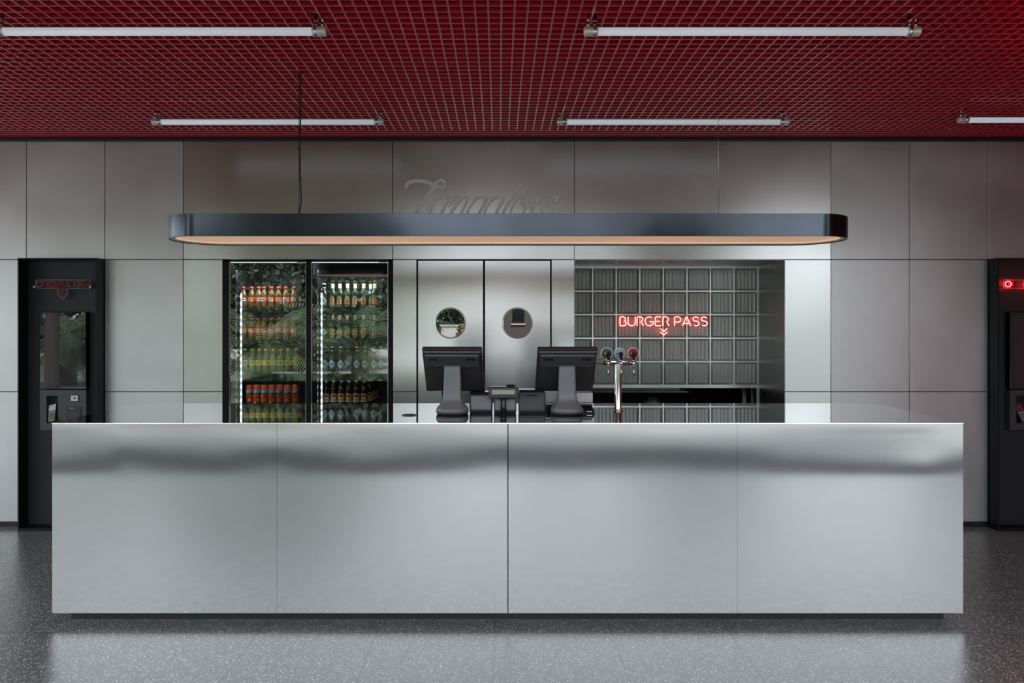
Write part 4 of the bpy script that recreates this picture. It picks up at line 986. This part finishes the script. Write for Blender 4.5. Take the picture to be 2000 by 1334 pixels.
# beer tap
Y = on_top(802.5); X = WX(1207, Y)
bt = thing('beer_tap', (X, Y, zct), 'chrome T-shaped beer tap with three faucets and round medallions', 'beer tap')
zb1 = WZ(706.5, Y)
MB().lathe([(0.030, 0), (0.030, 0.004), (0.022, 0.008), (0.0205, 0.012), (0.0205, zb1 - zct - 0.012), (0.0205, zb1 - zct)], (X, Y, zct), 28).build('column', 'chrome', bt)
xa, xb = WX(1173, Y), WX(1240, Y)
MB().lathe([(0.016, 0), (0.0205, 0.004), (0.0205, xb - xa - 0.004), (0.016, xb - xa)], (xa, Y, zb1), 24, 0, 'x').build('crossbar', 'chrome', bt)
for px, mcol, mp in ((1187.8, 'med_green', 1184.6), (1212.6, 'med_blue', 1209.5), (1237.2, 'med_red', 1236.2)):
    xf = WX(px, Y - 0.07); fz = WZ(709, Y - 0.06)
    xm_ = WX(mp, Y - 0.02); mz = WZ(690, Y - 0.02)
    md = MB(); md.lathe([(0.0300, 0.0), (0.0340, 0.0), (0.0345, 0.006), (0.0300, 0.010)][::1], (xm_, Y - 0.030, mz), 28, 1, 'y'); md.lathe([(0.0001, 0), (0.0302, 0), (0.0302, 0.004)], (xm_, Y - 0.031, mz), 28, 0, 'y')
    md.box(xm_ - 0.016, xm_ + 0.008, Y - 0.0325, Y - 0.0305, mz - 0.003, mz + 0.002, m=2); md.box(xm_ - 0.004, xm_ + 0.004, Y - 0.022, Y - 0.016, zb1, mz - 0.02, m=1)
    medo = md.build('medallion', [mcol, 'cap', 'lab_white' if mcol != 'med_blue' else 'ink_navy'], bt)
    fc = MB()
    fc.tube([(xf - 0.010, Y - 0.015, zb1), (xf - 0.008, Y - 0.045, zb1), (xf, Y - 0.07, fz)], [0.012, 0.010, 0.010], 14)
    fc.ball((xf, Y - 0.075, fz), 0.0125); fc.lathe([(0.0105, 0), (0.0115, 0.003), (0.0085, 0.006), (0.0001, 0.007)][::-1] if False else [(0.0001, -0.007), (0.0085, -0.006), (0.0115, -0.003), (0.0105, 0)], (xf, Y - 0.085, fz), 14, 0, 'y')
    fc.tube([(xf, Y - 0.075, fz - 0.008), (xf, Y - 0.076, fz - 0.022)], 0.007, 12); fc.tube([(xf, Y - 0.076, fz - 0.020), (xf, Y - 0.080, fz - 0.045), (xf + 0.002, Y - 0.088, fz - 0.070)], [0.0055, 0.0048, 0.0045], 10)
    fc.tube([(xf, Y - 0.075, fz + 0.006), (xf, Y - 0.076, fz + 0.022)], 0.0055, 10); fc.tube([(xf - 0.02, Y - 0.06, fz + 0.002), (xf + 0.02, Y - 0.06, fz + 0.002)], 0.006, 10)
    fo = fc.build('faucet', 'chrome', bt)
    MB().lathe([(0.0065, 0), (0.009, 0.006), (0.0118, 0.026), (0.0120, 0.036), (0.009, 0.044), (0.0001, 0.047)], (xf, Y - 0.077, fz + 0.020), 16).build('handle', 'slot', fo)
pi_ = MB().tube([(WX(1168, Y), Y + 0.02, zb1), (xa, Y, zb1)], 0.010, 12); pi_.build('end_coupling', 'chrome', bt)

# ================================================================== KITCHEN THINGS (through the low opening)
YK1 = 6.3
kl = thing('kitchen_fill_light', (1.2, 6.6, 2.17), 'unseen added fill light in the dark kitchen behind the glass blocks', 'lamp')  # made-up light, added to brighten the posts, bowl and shelf
MB().box(0.7, 1.7, 6.5, 6.7, 2.185, 2.2, bev=0.004).build('housing', 'light_box', kl); MB().box(0.72, 1.68, 6.52, 6.68, 2.178, 2.186).build('diffuser', emis('kitchen_fill_glow', (1.0, 0.95, 0.88), 1.2), kl)
ks = thing('kitchen_shelf', (WX(1255, YK1), YK1, WZ(768, YK1)), 'pale grey shelf edge seen in the dark gap under the glass blocks', 'shelf')
MB().box(nx0 + 0.01, WX(1345, YK1), YK1, YK1 + 0.5, WZ(766.5, YK1), WZ(764.5, YK1)).build('board', 'kitchen_steel', ks)
MB().box(nx0 + 0.01, WX(1330, YK1), YK1 + 0.06, YK1 + 0.08, WZ(764, YK1), WZ(740, YK1)).build('back_rail', 'kitchen_steel', ks)
YK2 = 6.25
for px, w_, lb in ((1454.5, 0.030, 'wide pale post, left of the two posts in the dark gap'), (1470, 0.014, 'thin pale post, right of the two posts in the dark gap')):
    p = tag(MB().box(WX(px, YK2) - w_ / 2, WX(px, YK2) + w_ / 2, YK2, YK2 + 0.02, 0.0, zg1 + 0.05, bev=0.002).build('steel_post', 'light_box', None, origin=(WX(px, YK2), YK2, 0)), lb, 'post', 'kitchen posts')
Yb = 6.5
bw_ = thing('mixing_bowl', (WX(1271, Yb), Yb, WZ(800, Yb)), 'upturned grey steel bowl in the dark gap under the glass blocks', 'bowl')
MB().lathe([(0.142, 0), (0.146, 0.004), (0.140, 0.05), (0.12, 0.10), (0.085, 0.135), (0.04, 0.148), (0.0001, 0.15)], tuple(bw_.location), 32).build('shell', 'kitchen_steel', bw_)
bt_ = tag(MB().box(nx0 + 0.01, nx1 + 0.9, Yb - 0.2, Yb + 0.4, WZ(800, Yb) - 0.04, WZ(800, Yb)).build('kitchen_table', 'kitchen', None, origin=(1.0, Yb, WZ(800, Yb) - 0.04)), 'dark kitchen worktop under the upturned bowl', 'table')
tbl = MB()
for xx in (nx0 + 0.05, nx1 + 0.8):
    for yy in (Yb - 0.15, Yb + 0.35): tbl.box(xx, xx + 0.04, yy, yy + 0.04, 0, WZ(800, Yb) - 0.04)
tbl.build('leg', 'kitchen', bt_)

# ================================================================== OUTDOORS BEHIND THE CAMERA (seen in the reflections)
def frond(mb, base, az, L_, lift, droop, nl=26, lw=0.030, ll=0.42, m=0):
    dirh = Vector((cos(az), sin(az), 0)); side = Vector((-sin(az), cos(az), 0)); pts = []
    el = lift; p = Vector(base); step = L_ / 14
    for i in range(15):
        pts.append(p.copy()); p = p + (dirh * cos(el) + Vector((0, 0, 1)) * sin(el)) * step; el -= droop / 14
    mb.tube(pts, [0.018 * (1 - 0.8 * i / 14) for i in range(15)], 4, m)
    for i in range(nl):
        t = 0.12 + 0.86 * i / nl; k = t * 14; a = int(k); q = pts[a].lerp(pts[min(a + 1, 14)], k - a); T = (pts[min(a + 1, 14)] - pts[a]).normalized()
        l = ll * (0.35 + 1.2 * sin(pi * min(1, t * 0.9 + 0.08)) * 0.6)
        nrm = T.cross(side).normalized()
        for s_ in (-1, 1):
            d = (side * s_ * 0.85 + T * 0.65 + nrm * (-0.25) * 1 + Vector((0, 0, -0.12))).normalized()
            w = T * lw * 0.5
            mb.add([tuple(q - w), tuple(q + w), tuple(q + d * l * 0.6 + w * 0.7 + Vector((0, 0, -0.01))), tuple(q + d * l + Vector((0, 0, -0.06 * l))), tuple(q + d * l * 0.6 - w * 0.7 + Vector((0, 0, -0.01)))], [(0, 1, 2, 3, 4)], m)
def palm(x, y, h, r, nf, L_, label, seed, lift0=(-0.3, 1.3)):
    random.seed(seed); t = thing('palm_tree', (x, y, -0.02), label, 'palm', 'palms outside the entrance')
    tr = MB(); pr = []
    k = max(4, int(h / 0.12))
    for i in range(k + 1):
        z = h * i / k; pr += [(r * (1.1 - 0.2 * i / k), z), (r * (1.0 - 0.2 * i / k) * 0.96, z + 0.4 * h / k)]
    tr.lathe(pr, (x, y, -0.02), 14); tr.build('trunk', 'trunk', t)
    cr = MB()
    for i in range(nf):
        frond(cr, (x, y, h - 0.05), i * 2.399 + random.uniform(-.2, .2), L_ * random.uniform(.8, 1.1), random.uniform(*lift0), random.uniform(1.0, 1.9))
    cr.build('crown', 'frond', t); return t
palm(-5.4, -5.0, 0.9, 0.22, 34, 2.2, 'low bushy palm outside, nearest to the fridge reflection', 1)
palm(-8.0, -6.6, 1.0, 0.24, 30, 1.9, 'low bushy palm outside, far left of the planting', 2)
palm(-3.3, -5.6, 1.0, 0.22, 30, 2.3, 'bushy palm outside, right of the nearest one', 3)
palm(-9.2, -3.6, 6.0, 0.13, 22, 2.4, 'tall palm with a bare dark trunk outside to the left', 4)
palm(-11.2, -7.2, 1.2, 0.26, 24, 1.7, 'bushy palm outside at the far left', 5)
def shrub(x, y, rx, ry, h, label, m, n_, seed, leaf=0.12, group='shrubs outside the entrance'):
    random.seed(seed); t = thing('shrub', (x, y, -0.02), label, 'shrub', group); mb = MB()
    for i in range(n_):
        a = random.uniform(0, 2 * pi); u = random.uniform(-1, 1); rr = random.uniform(0.55, 1.0) ** 0.5
        c = Vector((x + rx * rr * math.sqrt(1 - u * u) * cos(a), y + ry * rr * math.sqrt(1 - u * u) * sin(a), h * 0.5 + h * 0.5 * rr * u))
        d1 = Vector((random.gauss(0, 1), random.gauss(0, 1), random.gauss(0, 1))).normalized(); d2 = d1.cross(Vector((random.gauss(0, 1), random.gauss(0, 1), random.gauss(0, 1)))).normalized()
        s_ = leaf * random.uniform(.6, 1.3)
        mb.add([tuple(c - d1 * s_), tuple(c + d2 * s_ * .5), tuple(c + d1 * s_), tuple(c - d2 * s_ * .5)], [(0, 1, 2, 3)])
    mb.build('foliage', m, t); st = MB().tube([(x, y, -0.02), (x, y, h * 0.6)], 0.06, 8); st.build('stem', 'trunk', t)
shrub(-6.6, -12.0, 3.3, 1.0, 5.6, 'broad dark green tree crown outside behind the palms', 'leaf', 22000, 11, 0.11)
shrub(-17.0, -15.5, 2.0, 0.9, 1.1, 'low dark green shrub outside at the far left', 'leaf', 1500, 12, 0.12)
shrub(-2.2, -17.6, 2.2, 1.0, 4.2, 'green tree outside behind the white cabin', 'leaf', 14000, 13, 0.12)
shrub(-1.0, -13.0, 0.55, 0.5, 1.7, 'orange-brown autumn shrub outside beside the white cabin', 'leaf_orange', 700, 14, 0.09)
shrub(-7.5, -16.5, 4.6, 0.9, 6.4, 'dark evergreen outside, deepest behind the palms', 'leaf', 9000, 17, 0.2)
shrub(4.6, -15.0, 3.0, 1.2, 3.2, 'green shrub outside to the right', 'leaf', 1800, 15, 0.22)
shrub(9.5, -13.0, 3.4, 1.2, 3.0, 'green shrub outside at the far right', 'leaf', 1800, 16, 0.22)
h = thing('cabin', (-1.75, -15.0, -0.02), 'small white cabin outside with a dark door', 'building')
MB().box(-2.15, -1.05, -15.6, -14.6, -0.02, 1.45).build('wall', 'plaster', h); MB().box(-2.2, -1.0, -15.65, -14.55, 1.45, 1.50).build('roof', 'plaster', h); MB().box(-1.55, -1.25, -14.6, -14.58, 0.0, 1.15).build('door', 'slot', h)
for i_, (xx, yy, rx_, hh_) in enumerate(((-15.5, -15.5, 4.2, 6.2), (-23.5, -14.0, 4.5, 6.0), (3.4, -22.0, 2.6, 5.0), (7.2, -17.5, 3.0, 6.0), (18.0, -16.0, 4.4, 6.2), (24.0, -14.0, 4.5, 6.0))):
    shrub(xx, yy, rx_, 1.0, hh_, ['tall green tree outside, far left beyond the low hedge', 'tall green tree outside, leftmost of all', 'tall green tree outside behind the grey house', 'tall green tree outside, right of the grey house', 'tall green tree outside, second from the right', 'tall green tree outside, rightmost of all'][i_], 'leaf', 5000, 40 + i_, 0.26, 'tall trees outside the entrance')
g = thing('grey_house', (1.2, -18, -0.02), 'dark grey house outside with a small window', 'building')
MB().box(0.2, 3.2, -20, -18, -0.02, 4.5).build('wall', 'brick_grey', g); MB().box(0.55, 1.05, -18.0, -17.97, 1.55, 2.3).build('window', 'screen', g); MB().box(0.5, 1.1, -17.99, -17.93, 1.48, 1.54).build('sill', 'plaster', g); MB().box(0.1, 3.3, -20.1, -17.9, 4.5, 4.7).build('roof', 'black', g)
tag(MB().box(-30, 14, -22.4, -22.2, -0.02, 1.1).build('boundary_wall', 'plaster', None, origin=(0, -22.3, -0.02)), 'low white boundary wall far outside', 'wall')

# ================================================================== LIGHT, CAMERA
w = bpy.data.worlds.new('overcast_sky'); sc.world = w; w.use_nodes = True
N = w.node_tree.nodes; L = w.node_tree.links; bg = N['Background']
tc = N.new('ShaderNodeTexCoord'); sp = N.new('ShaderNodeSeparateXYZ'); L.new(tc.outputs['Generated'], sp.inputs[0])
rp = N.new('ShaderNodeValToRGB'); L.new(sp.outputs['Z'], rp.inputs['Fac'])
rp.color_ramp.elements[0].position = 0.0; rp.color_ramp.elements[0].color = (0.91, 0.955, 1.0, 1)
rp.color_ramp.elements[1].position = 0.9; rp.color_ramp.elements[1].color = (0.80, 0.89, 1.0, 1)
L.new(rp.outputs['Color'], bg.inputs['Color']); bg.inputs['Strength'].default_value = 1.0

sn_ = bpy.data.lights.new('sun', 'SUN'); sn_.energy = 3.0; sn_.angle = R(4); sn_.color = (1.0, 0.985, 0.96)
so = bpy.data.objects.new('sun', sn_); col.objects.link(so); so.location = (6, 8, 14); so.rotation_euler = (R(-34), R(10), 0)
cam = bpy.data.cameras.new('camera'); co = bpy.data.objects.new('camera', cam); col.objects.link(co)
co.location = (0, 0, EYE); co.rotation_euler = (pi / 2, 0, 0)
cam.sensor_width = 36.0; cam.lens = 36.0 * F / 2000.0
cam.shift_x = (1000 - CX) / 2000.0; cam.shift_y = -(667 - CY) / 2000.0
cam.clip_start = 0.05; cam.clip_end = 200
sc.camera = co
sc.view_settings.view_transform = 'Standard'; sc.view_settings.look = 'None'; sc.view_settings.gamma = 1.0
sc.view_settings.use_curve_mapping = False
sc.view_settings.exposure = 1.82
sc.cycles.use_denoising = True
sc.cycles.max_bounces = 12; sc.cycles.diffuse_bounces = 6; sc.cycles.glossy_bounces = 6; sc.cycles.transparent_max_bounces = 12
sc.cycles.sample_clamp_indirect = 8.0
